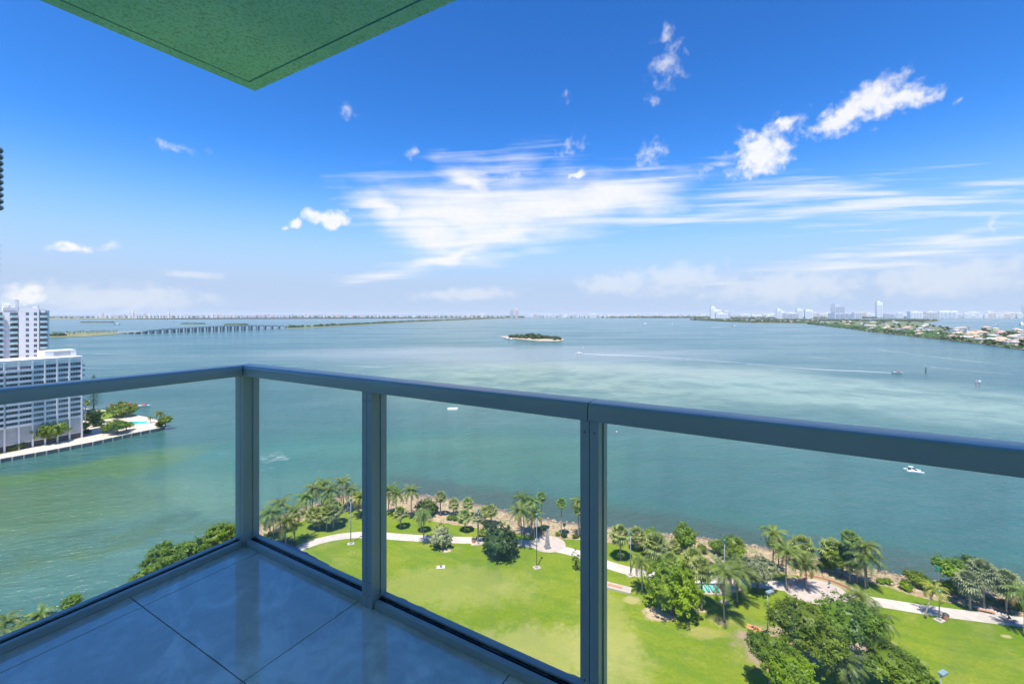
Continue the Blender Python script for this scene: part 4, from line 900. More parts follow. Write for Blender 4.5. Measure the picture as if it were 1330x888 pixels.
# ------------------------------------------------------------------ boats, buoys, wakes
hullw = mat('white_hull', (.82, .82, .80), .35); glassd = mat('dark_window', (.04, .06, .08), .15)
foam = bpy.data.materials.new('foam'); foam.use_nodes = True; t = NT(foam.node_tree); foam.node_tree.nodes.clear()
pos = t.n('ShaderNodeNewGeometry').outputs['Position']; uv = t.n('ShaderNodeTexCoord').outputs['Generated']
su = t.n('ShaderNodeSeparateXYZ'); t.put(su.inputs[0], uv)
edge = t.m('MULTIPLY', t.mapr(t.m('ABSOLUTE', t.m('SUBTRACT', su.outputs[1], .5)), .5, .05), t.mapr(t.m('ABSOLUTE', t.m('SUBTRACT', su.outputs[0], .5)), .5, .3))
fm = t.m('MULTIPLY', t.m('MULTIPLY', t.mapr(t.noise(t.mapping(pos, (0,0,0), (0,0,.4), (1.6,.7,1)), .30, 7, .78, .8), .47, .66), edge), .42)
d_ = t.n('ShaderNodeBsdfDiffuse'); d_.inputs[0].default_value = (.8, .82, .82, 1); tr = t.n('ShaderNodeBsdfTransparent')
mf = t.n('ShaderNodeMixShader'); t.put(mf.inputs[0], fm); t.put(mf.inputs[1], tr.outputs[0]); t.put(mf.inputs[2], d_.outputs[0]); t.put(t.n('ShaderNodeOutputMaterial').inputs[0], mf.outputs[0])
foam2 = bpy.data.materials.new('wake_foam'); foam2.use_nodes = True; t = NT(foam2.node_tree); foam2.node_tree.nodes.clear()
uv = t.n('ShaderNodeTexCoord').outputs['Generated']; pos = t.n('ShaderNodeNewGeometry').outputs['Position']; su = t.n('ShaderNodeSeparateXYZ'); t.put(su.inputs[0], uv)
al = t.m('MULTIPLY', t.mapr(t.noise(pos, .25, 5, .7), .3, .55, .45, 1), t.mapr(su.outputs[0], 1.0, .15, 0, .85, False))
d_ = t.n('ShaderNodeBsdfDiffuse'); d_.inputs[0].default_value = (.8, .82, .82, 1); tr = t.n('ShaderNodeBsdfTransparent'); mf = t.n('ShaderNodeMixShader'); t.put(mf.inputs[0], al); t.put(mf.inputs[1], tr.outputs[0]); t.put(mf.inputs[2], d_.outputs[0]); t.put(t.n('ShaderNodeOutputMaterial').inputs[0], mf.outputs[0])
def wake(label, pts, w0, w1, m=foam2, name='wake'):
    P_ = [at(x, y, .12) for x, y in smooth_line(pts, 6)]; n_ = len(P_); dx = (P_[-1]-P_[0]); L_ = dx.length; u = dx.normalized(); v = Vector((-u.y, u.x, 0)); o0 = P_[0]
    mb = MB(); vs = []
    for i, p in enumerate(P_):
        q = p-o0; a, b = q.dot(u), q.dot(v); w_ = w0+(w1-w0)*i/(n_-1); vs += [(a, b+w_/2, 0), (a, b-w_/2, 0)]
    mb.add(vs, [(2*i, 2*i+1, 2*i+3, 2*i+2) for i in range(n_-1)]); o = mb.build(name, m); o.location = o0; o.rotation_euler = (0, 0, math.atan2(u.y, u.x)); tag(o, label, 'wake', kind='stuff'); return o
def hull_pts(l_, w_, z0, z1, mb, M=None):
    secs = [(-.5, .82), (-.3, .98), (0, 1), (.25, .8), (.42, .38), (.5, .04)]; vs = []
    for (x, k) in secs: vs += [(x*l_, -w_/2*k, z1), (x*l_, -w_/2*k*.55, z0), (x*l_, w_/2*k*.55, z0), (x*l_, w_/2*k, z1)]
    fs = []
    for i in range(len(secs)-1):
        for k in range(4): fs.append((i*4+k, i*4+(k+1)%4, i*4+4+(k+1)%4, i*4+4+k))
    fs += [(3,2,1,0), tuple(range(len(vs)-4, len(vs)))]; mb.add(vs, fs, M)
def motorboat(px, py, l_, rz, label, group='motor boats on the bay', canopy=None, h2=1.0):
    p = at(px, py, 0); t_ = thing('motorboat', label, 'motor boat', (p.x, p.y, 0), rz, group)
    mb = MB(); hull_pts(l_, l_*.3, -.3, l_*.10, mb); mb.build('hull', hullw, t_)
    mb = MB(); mb.box(-l_*.12, l_*.14, -l_*.09, l_*.09, l_*.101, l_*.2*h2); mb.build('cabin', canopy or hullw, t_)
    mb = MB(); mb.prism([(l_*.141, -l_*.085), (l_*.19, -l_*.07), (l_*.19, l_*.07), (l_*.141, l_*.085)], l_*.101, l_*.165); mb.build('windscreen', glassd, t_)
    mb = MB(); mb.box(-l_*.545, -l_*.501, -l_*.05, l_*.05, -.1, l_*.13); mb.build('engine', darkm, t_)
    return t_
motorboat(1166, 484.5, 10, -.12, 'white motor boat speeding to the right with a long straight wake', canopy=mat('boat_maroon', (.28,.12,.12), .5))
motorboat(752, 459.3, 12, 2.9, 'white motor boat speeding left at the head of the long curved wake')
wake('long straight white wake behind the speeding boat', [(1162,484.3),(1120,482),(1070,480),(990,474.5)], 1.6, 5)
wake('faint old tail of the straight wake', [(1012,476),(960,471),(900,466.5),(840,464)], 12, 30, foam)
wake('long curved white wake trailing the left going boat', [(755,459.5),(790,460.8),(840,462.5),(900,466)], 2.2, 7)
wake('fading far end of the curved wake', [(878,464.5),(920,468),(970,472)], 12, 22, foam)
for px, py, l_, rz, lb in ((838, 420.8, 34, .3, 'tiny distant boat with foam right of the small island'), (873, 421.8, 26, 1.2, 'small distant white boat between the island and the residential shore'), (954, 424, 26, .1, 'small boat with spray off the tip of the residential shore'),
        (664, 441.3, 16, .2, 'dark little boat moored beside the small island beach'), (659, 440.2, 14, .5, 'tiny boat moored at the left end of the small island'), (153, 421.5, 40, .2, 'small white boat beyond the low bridge embankment'), (1227, 413.8, 60, 0, 'tiny white boat in the bay behind the villas, leftmost'),
        (1240, 414.3, 60, .4, 'tiny white boat behind the villas, second from the left'), (1290, 415.0, 50, 1, 'tiny reddish boat behind the villas, toward the right'), (1314, 414.4, 60, .2, 'tiny white boat behind the villas near the right edge'), (1072, 421.9, 22, .2, 'white boat docked at the corner of the residential shore')):
    motorboat(px, py, l_, rz, lb)
wake('short splash of foam by the boat right of the small island', [(828,420.8),(848,420.8)], 12, 12, foam2)
wake('foam trail of the boat off the residential tip', [(925,424.3),(952,424.2)], 10, 8, foam2)
wake('faint foam streak left of the corner railing post', [(262,542),(285,538),(310,533)], 2, 1.5, foam)
wake('swirling pale glass reflection laid on the water right of the corner railing post', [(334,598),(374,590)], 22, 16, foam, 'reflection_patch')  # reflection in the glass imitated by a pale noise sheet on the water
wake('pale streak of glass reflection below the swirling patch', [(336,612),(366,603)], 1.4, 1.0, foam, 'reflection_patch')  # lower streak of the same painted glass reflection
for k, (a_, w_) in enumerate((([(1130,452),(1200,462),(1330,476)], 12), ([(1040,462),(1120,470),(1180,472)], 12), ([(1190,474),(1260,482),(1330,486)], 10), ([(960,440),(1000,441),(1040,444)], 16), ([(600,432.5),(640,433),(680,434)], 24), ([(100,458),(200,462),(300,463)], 9), ([(60,474),(160,480),(250,478)], 7), ([(330,478),(420,474),(520,478)], 7))):
    wake('faint pale streak of old wake on the open bay', a_, w_, w_*1.5, foam, 'wake')
# red hulled boat at the peninsula
motorboat(187, 527.5, 7.5, .3, 'small red and white boat passing the pool peninsula', canopy=mat('boat_red', (.6,.08,.10), .5))
# floating pontoon
p = at(588, 531.5, 0); t_ = thing('floating_pontoon', 'white rectangular pontoon floating below the handrail', 'pontoon', (p.x, p.y, 0), .06)
mb = MB(); q = 13.5*p.y/F/2; mb.prism([(-q,-1.1),(-q+.5,-1.5),(q-.5,-1.5),(q,-1.1),(q,1.1),(q-.5,1.5),(-q+.5,1.5),(-q,1.1)], -.3, .9); mb.build('deck', hullw, t_)
for s_ in (-1, 1): mb = MB(); mb.tube([(s_*q*.8, 1.2, .901), (s_*q*.8, 1.2, 1.5)], [.08,.08], 6); mb.build('bollard', darkm, t_)
# catamaran
p = at(1187, 612, 0); t_ = thing('catamaran', 'small white catamaran with dark seats drifting below the right handrail', 'catamaran', (p.x, p.y, 0), -.35)
for s_ in (-1, 1): mb = MB(); hull_pts(5.6, 1.0, -.3, .5, mb, Matrix.Translation((0, s_*1.3, 0))); mb.build('hull', hullw, t_)
mb = MB(); mb.box(-2.0, 1.6, -1.5, 1.5, .502, .62); mb.build('deck', hullw, t_)
for x_, y_ in ((-1.2, .6), (.3, .7), (.4, -.7)): mb = MB(); mb.box(x_-.4, x_+.4, y_-.35, y_+.35, .622, .95); mb.build('seat', darkm, t_)
mb = MB(); mb.box(-1.9, -.5, -1.2, .1, 1.9, 1.98); mb.build('canopy', white, t_)
for x_, y_ in ((-1.8, -1.1), (-.6, -1.1), (-1.8, 0), (-.6, 0)): mb = MB(); mb.tube([(x_, y_, .622), (x_, y_, 1.899)], [.03,.03], 5); mb.build('canopy_post', steel, t_)
for px, py, c_, lb in ((801, 561, (.75,.45,.45), 'small pink buoy right of the third railing post'), (757, 451.6, (.8,.8,.8), 'tiny white buoy right of the small island')):
    p = at(px, py, 0); t_ = thing('buoy', lb, 'buoy', (p.x, p.y, 0)); r_ = .45 if py > 500 else .8; cm_ = cl('buoy_%d' % px, c_)
    mb = MB(); mb.ico((0,0,r_*.4), r_, 2); mb.build('float', cm_, t_, True)
    mb = MB(); mb.tube([(0,0,r_*1.3), (0,0,r_*2)], [r_*.15, r_*.1], 6); mb.build('top_mark', darkm, t_)
p = at(1202.5, 484, 0); t_ = thing('channel_marker', 'dark channel marker pile right of the speeding boat', 'channel marker', (p.x, p.y, 0))
mb = MB(); mb.tube([(0,0,-1), (0,0,4.6)], [.45,.4], 7); mb.build('pile', darkm, t_)
mb = MB(); mb.box(-.7, .7, -.1, .1, 4.601, 6); mb.build('marker_board', mat('marker_green', (.03,.30,.20)), t_)
p = at(1270, 501, 0); t_ = thing('channel_marker', 'pair of piles carrying a pale pink board in the shoal water', 'channel marker', (p.x, p.y, 0))
for x_ in (-1.6, 1.4): mb = MB(); mb.tube([(x_,0,-1), (x_,0,3.4)], [.35,.3], 7); mb.build('pile', mat('pile_wood', (.28,.24,.24)), t_)
mb = MB(); mb.box(-2.0, -1.2, -.3, .3, 3.401, 5.2); mb.build('marker_board', mat('pink_board', (.65,.4,.42)), t_); mb = MB(); mb.box(.5, 2.4, -.3, .3, 3.401, 4.8); mb.build('marker_board', white, t_)
p = at(1295, 421.3, 0); t_ = thing('sailboat', 'white sailboat anchored behind the villas', 'sailboat', (p.x, p.y, 0), .4)
mb = MB(); hull_pts(30, 9, -.3, 3, mb); mb.build('hull', hullw, t_); mb = MB(); mb.tube([(2,0,3.01), (2,0,24)], [.5,.3], 6); mb.build('mast', steel, t_); mb = MB(); mb.prism([(1.4,-.1),(-9,-.1),(-9,.1),(1.4,.1)], 4.2, 5.6); mb.build('sail', white, t_)
p = at(1326, 422, 0); t_ = thing('yacht', 'large white yacht with stacked decks at the right edge', 'yacht', (p.x, p.y, 0), .9)
mb = MB(); hull_pts(60, 14, -.3, 7, mb); mb.build('hull', hullw, t_)
for k in range(3): mb = MB(); mb.box(-22+k*4, 14-k*6, -5.5+k, 5.5-k, 7.01+k*4, 10.4+k*4); mb.build('deckhouse', hullw, t_); mb = MB(); mb.box(-21+k*4, 13-k*6, -5.6+k, 5.6-k, 8.3+k*4, 9.4+k*4); mb.build('window', glassd, t_)

# ------------------------------------------------------------------ pool peninsula and its buildings
deckm = mat('pool_deck_paving', (.62, .48, .38), .85, var=.12, vscale=.3)
PZ = 1.5
wall_px = [(-420,690),(-120,618),(0,596),(60,585.5),(120,574),(170,563),(206,556)]
back_px = [(214,552),(207,546),(190,541.5),(172,537),(150,534),(124,531),(60,527),(-60,520),(-500,510)]
front = [at(x, y, PZ) for x, y in wall_px]; back = [at(x, y, PZ) for x, y in back_px]
o = flat('pool_terrace', front+back, deckm)
seam = mat('seawall_concrete', (.30, .26, .22), .9, var=.3, vscale=.7); mb = MB()
ring = front+back
for i in range(len(ring)-1):
    a_, b_ = ring[i], ring[i+1]; mb.add([(a_.x,a_.y,-1),(b_.x,b_.y,-1),(b_.x,b_.y,PZ-.004),(a_.x,a_.y,PZ-.004)], [(0,1,2,3)])
tag(mb.build('sea_wall', seam), 'brown sea wall round the pool peninsula', 'sea wall')
sw = bpy.data.objects['sea_wall']
mb = MB(); mb2 = MB()
for i in range(1, len(front)-1):
    a_, b_ = front[i], front[i+1]; L_ = (b_-a_).length; u = (b_-a_).normalized(); v = Vector((u.y, -u.x, 0)); nn = max(1, int(L_/3.2))
    mb2.add([a_+v*.45, b_+v*.45, b_-v*.5, a_-v*.5, a_+v*.45+Vector((0,0,.3)), b_+v*.45+Vector((0,0,.3)), b_-v*.5+Vector((0,0,.3)), a_-v*.5+Vector((0,0,.3))], [(0,3,2,1),(4,5,6,7),(0,1,5,4),(1,2,6,5),(2,3,7,6),(3,0,4,7)])
    for k in range(nn):
        p = a_.lerp(b_, k/nn)+v*.55; pm = MB(); pm.box(-.2, .2, -.2, .2, -1, PZ+.1); po = pm.build('pile', mat('pile_pale', (.55,.48,.42), .9), sw); po.location = (p.x, p.y, 0); po.rotation_euler = (0, 0, math.atan2(u.y, u.x))
mb2.build('coping', mat('coping_stone', (.60,.50,.42), .85), sw)
flat('grass_bed', [at(x, y, PZ+.03) for x, y in ((120,538),(133,533),(148,536),(158,540),(140,544),(124,546))], grassm)
flat('grass_bed', [at(x, y, PZ+.03) for x, y in ((-5,583),(40,575),(100,563),(112,566),(60,577),(10,588),(-5,591))], mat('mulch', (.30,.22,.14), .95, var=.3, vscale=.6))
poolm = mat('pool_water', (.06, .50, .48), .08)
p = at(175, 549, PZ); t_ = thing('swimming_pool', 'small turquoise swimming pool on the tip of the peninsula', 'swimming pool', tuple(p), .15)
mb = MB(); mb.prism([(-7.5,-3.6),(6,-3.6),(7.5,0),(5,3.6),(-6,3.6)], .02, .06); mb.build('pool_water', poolm, t_)
mb = MB(); q = [(-8.1,-4.1),(6.3,-4.1),(8.1,0),(5.4,4.1),(-6.4,4.1)]; mb.prism(q, .005, .018); mb.build('coping', mat('coping_white', (.75,.72,.68), .7), t_)
for i, (px, py) in enumerate(((150, 541), (156, 540), (163, 541.5), (186, 545.5), (193, 548), (187, 552), (180, 541.5))):
    p = at(px, py, PZ); t_ = thing('sun_lounger', 'tiny white sun lounger on the pool terrace', 'sun lounger', tuple(p), i*.7, 'sun loungers round the pool')
    mb = MB(); mb.box(-.9, .4, -.32, .32, .25, .33); mb.build('seat', white, t_); mb = MB(); mb.add([(.4,-.32,.3),(.4,.32,.3),(1.0,.32,.75),(1.0,-.32,.75),(.4,-.32,.24),(.4,.32,.24),(1.03,.32,.7),(1.03,-.32,.7)], [(0,1,2,3),(7,6,5,4),(0,3,7,4),(1,5,6,2),(3,2,6,7),(0,4,5,1)]); mb.build('backrest', white, t_)
gp = 'trees on the pool peninsula'
def norfolk(px, py, top):
    p = at(px, py, PZ); h = hgt(py, top, PZ); t_ = thing('norfolk_pine', 'slim dark conical pine behind the white apartment block', 'pine tree', tuple(p), 0, gp)
    me, tip = trunk_mesh(3, h, .3, .04, m=barkd); inst('trunk', me, t_); mb = MB(); r = random.Random(9)
    for k in range(34):
        z_ = h*(.1+.88*k/34); rr_ = (h*.24)*(1-k/34)**.8+.3
        for j in range(7):
            a = j*.9+k*.45; e_ = (rr_*math.cos(a), rr_*math.sin(a), z_-.1*rr_)
            for q in range(6):
                f_ = (q+1)/6; c_ = Vector((e_[0]*f_, e_[1]*f_, z_-.1*rr_*f_)); s_ = .35*(1.1-f_*.5)
                for _ in range(2):
                    nv = Vector((r.gauss(0,.4), r.gauss(0,.4), 1)).normalized(); a_ = nv.orthogonal().normalized(); a_ = Quaternion(nv, r.uniform(0, 6.28)) @ a_; b_ = nv.cross(a_); mb.add([c_-a_*s_, c_+b_*s_*.6, c_+a_*s_, c_-b_*s_*.6], [(0,1,2,3)])
    mb.build('crown', L_oak, t_)
norfolk(121.7, 531, 485)
HED = leaf_crown(81, L_mid, 420, 22, .045, 9, .62, cl=.10)
broad(158, 541, 531, 33, 'wide flame tree with orange blossom above the small lawn of the peninsula', REDT, 'flame_tree', group=gp, z=PZ, sq=1.3)
broad(119, 550, 540, 27, 'dark green round tree directly right of the white apartment block', DARKS, 'dark_tree', group=gp, z=PZ, sq=.9)
broad(126, 553, 548, 16, 'dark low tree at the foot of the dark round tree', DARKS, 'dark_tree', group=gp, z=PZ)
broad(152, 563, 552, 30, 'olive green spreading tree in front of the pool', MIDT[0], 'spreading_tree', group=gp, z=PZ, sq=.7)
broad(139, 562, 556, 18, 'small olive tree left of the spreading tree in front of the pool', MIDT[1], 'spreading_tree', group=gp, z=PZ, sq=.8)
broad(164, 559, 552, 16, 'right part of the low trees before the pool, a small rounded tree', MIDT[2], 'spreading_tree', group=gp, z=PZ, sq=.8)
broad(64, 575, 559, 42, 'wide flat topped bright green tree in front of the white apartment block', HED, 'clipped_tree', group=gp, z=PZ, sq=1.15)
broad(102, 566, 555, 22, 'flat topped bright green tree at the right corner of the white apartment block', HED, 'clipped_tree', group=gp, z=PZ, sq=1.1)
coco(207, 551, 536, 'coconut palm on the tip of the peninsula above the dark tip bush', gp, cs=.95, z=PZ)
broad(215, 554, 545, 17, 'dense green tree hanging over the water at the tip of the peninsula', MIDT[2], 'tip_tree', group=gp, z=PZ, sq=.9)
bush(208, 554, 12, 'dark bush below the palm on the tip of the peninsula', DARKS, group=gp, z=PZ, sq=1.2)
coco(195, 549, 542, 'tiny round palm on the open pool terrace', gp, cs=.55, z=PZ)
fan(111, 556, 523, 'dark palm behind the right end of the white apartment block', gp, z=PZ)
for q in ((24, 583, 16, 'pale green shrub at the near left end of the sea wall planting', MIDT[0]), (16, 585, 10, 'silver green shrub at the far left of the sea wall planting', BRS[0]), (36, 578, 12, 'dark shrub between the pale shrub and the wide clipped tree', DARKS), (32, 571, 10, 'yellowish shrub in front of the garage wall', BRS[1]), (113, 563, 10, 'small hedge bush right of the corner tree', DARKS)):
    bush(*q[:4], q[4], group=gp, z=PZ)

bw = mat('building_white', (.78, .77, .77), .8, var=.04, vscale=.2); bshade = mat('building_grey', (.42, .44, .46), .85, var=.08, vscale=.5)
win = mat('window_glass', (.12, .14, .16), .18, var=.6, vscale=.35, rnd=1.5); winf = mat('window_frame', (.55,.56,.58), .5); balg = mat('balcony_glass', (.25, .45, .48), .12)
# apartment block: local x runs along the long front towards the viewer, local y points out of that front
FX = at(107, 568, PZ); th_ = math.atan2(-.90, -.43)
ab = thing('apartment_block', 'long white apartment block with ribbed front and flat roof by the sea wall', 'apartment block', tuple(FX), th_)
BH = 40.4-PZ; g0 = 10.3; nfl = 11; fh = (BH-1.6-g0)/nfl
us = [.25, 4.8, 9.1, 13.3, 17.4, 21.8, 26.2, 30.6, 35, 39.4]
mb = MB(); mb.box(0, 42, -15, -.35, 0, BH); mb.build('wall', bw, ab)
mb = MB(); mb.box(-.3, 42.3, -15.3, .25, BH+.002, BH+1.1); mb.build('parapet', bw, ab)
for i, u in enumerate(us): mb = MB(); mb.box(u-.28, u+.28, -.348, .42, 0, BH); mb.build('pillar', bw, ab)
mb = MB(); mb.box(.8, 12, -12, -4, BH+1.102, BH+4.2); mb.build('roof_house', bw, ab); mb = MB(); mb.box(3, 9, -3.99, -3.9, BH+1.6, BH+3.6); mb.build('louvre', bshade, ab)
mb = MB(); mb.box(.53, 41, -.347, -.2, 3.0, g0-.4); mb.build('garage_screen', bshade, ab); mb = MB(); mb.box(.53, 41, -.347, -.25, .1, 2.6); mb.build('garage_opening', darkm, ab)
wme = {}
def window_mesh(w_, h_):
    k = (round(w_, 2), round(h_, 2))
    if k not in wme:
        mb = MB(); n_ = 4; mb.cur = 0; mb.box(0, w_, 0, .03, 0, h_); mb.cur = 1
        for j in range(n_+1): mb.box(j*(w_-.07)/n_, j*(w_-.07)/n_+.07, .031, .09, 0, h_)
        mb.box(0, w_, .031, .085, h_-.07, h_); mb.box(0, w_, .031, .085, 0, .07); wme[k] = mb.mesh('window', [win, winf])
    return wme[k]
nw = 0; sp = MB()
for f_ in range(nfl):
    z0 = g0+f_*fh
    for i in range(len(us)-1):
        if nw < 97: inst('window', window_mesh(us[i+1]-us[i]-.6, fh*.56), ab, (us[i]+.3, -.347, z0+fh*.36)); nw += 1
        if i >= 4 and i < 8:
            if i in (4, 6): mb = MB(); mb.box(us[i]+.29, us[i+2]-.29, .0, 1.2, z0-.05, z0+.12); mb.box(us[i]+.29, us[i+2]-.29, 1.02, 1.2, z0+.121, z0+1.0); mb.build('balcony', bw, ab)
    if True:
        mb = MB(); mb.box(-1.1, -.001, -3.2, -.2, z0-.05, z0+.15); mb.box(-1.1, -.95, -3.2, -.2, z0+.151, z0+1.05); mb.build('balcony', bw, ab)
mb = MB()
for f_ in range(nfl+1): z0 = g0+f_*fh; mb.box(.53, us[4]-.29, -.346, -.02, z0-.1, z0+fh*.30 if f_ < nfl else BH)
mb.build('spandrel', bw, ab)
# tower behind it: flat end wall with two columns of windows, balconies with greenish glass on both sides
TX = Vector((-252, 242, PZ))
TY = 250.0; def_x = lambda px: ((px-CX)/F*250.0-(61-CX)/F*250.0)/(math.cos(math.radians(40))-(px-CX)/F*math.sin(math.radians(40)))
ta = math.radians(40); tx0 = (61-CX)/F*TY
tw = thing('white_tower', 'tall white condominium tower with greenish glass balconies behind the apartment block', 'tower', (tx0, TY, PZ), ta)
THh = 62+(HY-403)/F*TY-PZ; tfh = 2.95; nt_ = int(THh//tfh)
x26, x50, x61 = def_x(24.5)-def_x(61), def_x(50.5)-def_x(61), 0
mb = MB(); mb.box(x26, x50, 0, 18, 0, THh+1.2); mb.build('wall', bw, tw)
mb = MB(); mb.box(x50+.002, -.9, 1.3, 17, 0, THh); mb.box(-50, x26-.002, 1.6, 17, 0, THh); mb.build('wall', bw, tw)
mb = MB(); mb.box(def_x(0)-def_x(61), def_x(18)-def_x(61), 4, 14, THh+.01, THh+6.0); mb.box(def_x(3)-def_x(61), def_x(10)-def_x(61), 3.0, 3.99, THh+.01, THh+3.0); mb.build('roof_house', bw, tw)
mb = MB(); mb.box(x26-6, x26-.5, 1.4, 1.59, THh+.01, THh+1.4); mb.box(x50-3, x50-1, 5, 8, THh+1.21, THh+2.6); mb.build('roof_rail', winf, tw)
swm = MB(); swm.cur = 0; swm.box(0, 1.15, -.06, .0, 0, 1.45); swm.cur = 1; swm.box(-.08, 1.23, -.03, -.002, -.1, -.001); swm.box(.53, .6, -.075, -.061, 0, 1.45); swme = swm.mesh('window', [win, winf])
dkm = MB(); dkm.box(0, 3.0, 0, .06, 0, 2.2); dkme = dkm.mesh('sliding_door', win)
for f_ in range(int(nt_*.42), nt_):
    z0 = f_*tfh
    for xx in (def_x(33.5)-def_x(61), def_x(44)-def_x(61)): inst('window', swme, tw, (xx, -.005, z0+1.0))
    for (xa, xb) in ((def_x(12)-def_x(61), x26-.3), (x50+.3, .2), (def_x(-12)-def_x(61), def_x(6)-def_x(61))):
        mb = MB(); n_ = 6; pts = [(xa, 1.28)]+[(xa+(xb-xa)*k/n_, -.25*math.sin(PI*k/n_)+.15) for k in range(n_+1)]+[(xb, 1.28)]
        mb.prism(pts, z0-.1, z0+.14); bo = mb.build('balcony', bw, tw)
        mb = MB(); mb.prism([(xa+.05, .2), (xb-.05, .2), (xb-.05, .27), (xa+.05, .27)], z0+.141, z0+1.05); mb.build('balustrade', balg, bo)
        inst('sliding_door', dkme, bo, ((xa+xb)/2-1.5, 1.22, z0+.15))
# dark balconied skyscraper just outside the left edge, only balcony tips reach in
TCX, TCY = -412, 330
sky_t = thing('dark_tower', 'dark teal high rise with stacked curved balconies cut by the left edge', 'tower', (TCX, TCY, PZ), 0)
def sil(px): k = (px-CX)/F; return abs(TCX-k*TCY)/math.sqrt(1+k*k)
mb = MB(); k0 = [(sil(-3)*math.cos(a*PI/24), sil(-3)*math.sin(a*PI/24)) for a in range(48)]; mb.prism(k0, 0, 62+219/F*TCY-PZ); mb.build('wall', mat('tower_glass', (.10,.16,.18), .2), sky_t)
for f_ in range(60):
    py = 188+f_*8.6
    if py > 352: break
    z_ = 62+(HY-py)/F*TCY-PZ; tip = 4.9+.06*f_ if py < 266 else (-1.6 if py < 315 else .8); r_ = sil(tip)
    mb = MB(); mb.tube([(0,0,z_), (0,0,z_+.9)], [r_-.6, r_], 48); bo = mb.build('balcony', mat('tower_slab_edge', (.10,.17,.20), .6), sky_t)
    mb = MB(); mb.tube([(0,0,z_+.91), (0,0,z_+2.1)], [r_-.15, r_-.15], 48, cap=False); mb.build('balustrade', mat('tower_balustrade', (.30,.42,.46), .2), bo)

# ------------------------------------------------------------------ bridge, islands, skyline
landm = mat('far_land', (.16, .18, .09), .95, var=.3, vscale=.02, coord='Object'); sandm = mat('far_sand', (.38, .32, .24), .95, var=.15, vscale=.05)
def farland(name, pts, m, z=.6):
    o = flat(name, [at(x, y, z) for x, y in pts], m)
    return o
def greenband(name, label, pts, n_, r0, r1, depth=0.0, m=L_far, z=.6, seed=1):
    """a wood too far off to tell its trees apart: leafy clumps along a line, as one mass"""
    r = random.Random(seed); mb = MB(); P_ = [at(x, y, z) for x, y in pts]; Ls = [(P_[i+1]-P_[i]).length for i in range(len(P_)-1)]; T_ = sum(Ls)
    for k in range(n_):
        q = r.random()*T_; i = 0
        while q > Ls[i] and i < len(Ls)-1: q -= Ls[i]; i += 1
        p = P_[i].lerp(P_[i+1], q/Ls[i]); p = p+Vector((0, r.uniform(0, depth), 0)); s_ = r.uniform(r0, r1)
        mb.ico((p.x, p.y, s_*.45), s_, 1, .3, r, (1.3, 1.3, .85))
        for _ in range(5): c_ = p+Vector((r.gauss(0,s_*.7), r.gauss(0,s_*.7), s_*r.uniform(.5, 1.3))); e_ = s_*.3; mb.add([c_+Vector((-e_,0,0)), c_+Vector((0,-e_,e_*.4)), c_+Vector((e_,0,.2*e_)), c_+Vector((0,e_,e_*.6))], [(0,1,2,3)])
    return tag(mb.build(name, m), label, 'trees', kind='stuff')
# bridge approach spit, bridge and causeway
farland('causeway_land', [(30,438),(62,438.2),(110,436.6),(150,433.8),(158,432.6),(150,430.8),(110,431.6),(60,433),(30,434)], mat('spit_grass', (.17,.18,.07), .95, var=.3, vscale=.03))
greenband('treeline', 'dark green trees at the left end of the bridge embankment', [(40,436),(70,436.5),(80,436)], 40, 4, 8, 15, seed=2)
rb = random.Random(12)
fp = palm_crown(90, L_far, 9, 5.5, 1.1, 1.5)
for k in range(24):
    px = 70+k*3.5+rb.uniform(-1, 1); py = 435.2-(px-70)*.045+rb.uniform(-.6, .8); p = at(px, py, .6); t_ = thing('roadside_palm', 'one of the tiny palms lining the bridge embankment', 'palm tree', tuple(p), 0, 'palms along the bridge embankment')
    mb = MB(); h = rb.uniform(6, 10); mb.tube([(0,0,0),(0,0,h)], [.6,.5], 5); mb.build('trunk', barkd, t_); inst('crown', fp, t_, (0,0,h), (0,0,rb.uniform(0,6)), 1.0)
bconc = mat('bridge_concrete', (.55, .54, .52), .85, var=.1, vscale=.1); bdark = mat('bridge_pier', (.26, .28, .31), .9)
br_ = thing('causeway_bridge', 'long grey concrete causeway bridge on paired piers crossing the bay', 'bridge', tuple(at(150, 433.4)))
bpy.context.view_layer.update()
def bchild(o): o.parent = br_; o.matrix_parent_inverse = br_.matrix_world.inverted()
feet = [(155,432.8),(188,433.0),(226,431.6),(277,430.2),(328,428.4),(373,425.8),(380,425.2)]; tops = [(155,431.5),(188,429.6),(226,426.4),(277,423.6),(328,422.4),(373,423.3),(380,424)]
fs_ = smooth_line(feet, 8); A_ = [at(x, y, 0) for x, y in fs_]; ty = smooth_line([(a_[0], b_[1]) for a_, b_ in zip(feet, tops)], 8); zt_ = [H-(t2[1]-HY)/F*A_[i].y for i, t2 in enumerate(ty)]
mb = MB(); vs = []
for i, p in enumerate(A_): vs += [(p.x, p.y-9, zt_[i]), (p.x, p.y+9, zt_[i]), (p.x, p.y+9, zt_[i]-2.6), (p.x, p.y-9, zt_[i]-2.6)]
mb.add(vs, [(4*i+k, 4*i+(k+1)%4, 4*i+4+(k+1)%4, 4*i+4+k) for i in range(len(A_)-1) for k in range(4)]); bchild(mb.build('deck', bconc))
mb = MB(); vs = []
for i, p in enumerate(A_): vs += [(p.x, p.y-9.3, zt_[i]+.9), (p.x, p.y-8.9, zt_[i]+.9), (p.x, p.y-8.9, zt_[i]+.02), (p.x, p.y-9.3, zt_[i]+.02)]
mb.add(vs, [(4*i+k, 4*i+(k+1)%4, 4*i+4+(k+1)%4, 4*i+4+k) for i in range(len(A_)-1) for k in range(4)]); bchild(mb.build('parapet', bconc))
tot = [0]
for i in range(len(A_)-1): tot.append(tot[-1]+(A_[i+1]-A_[i]).length)
npier = 24
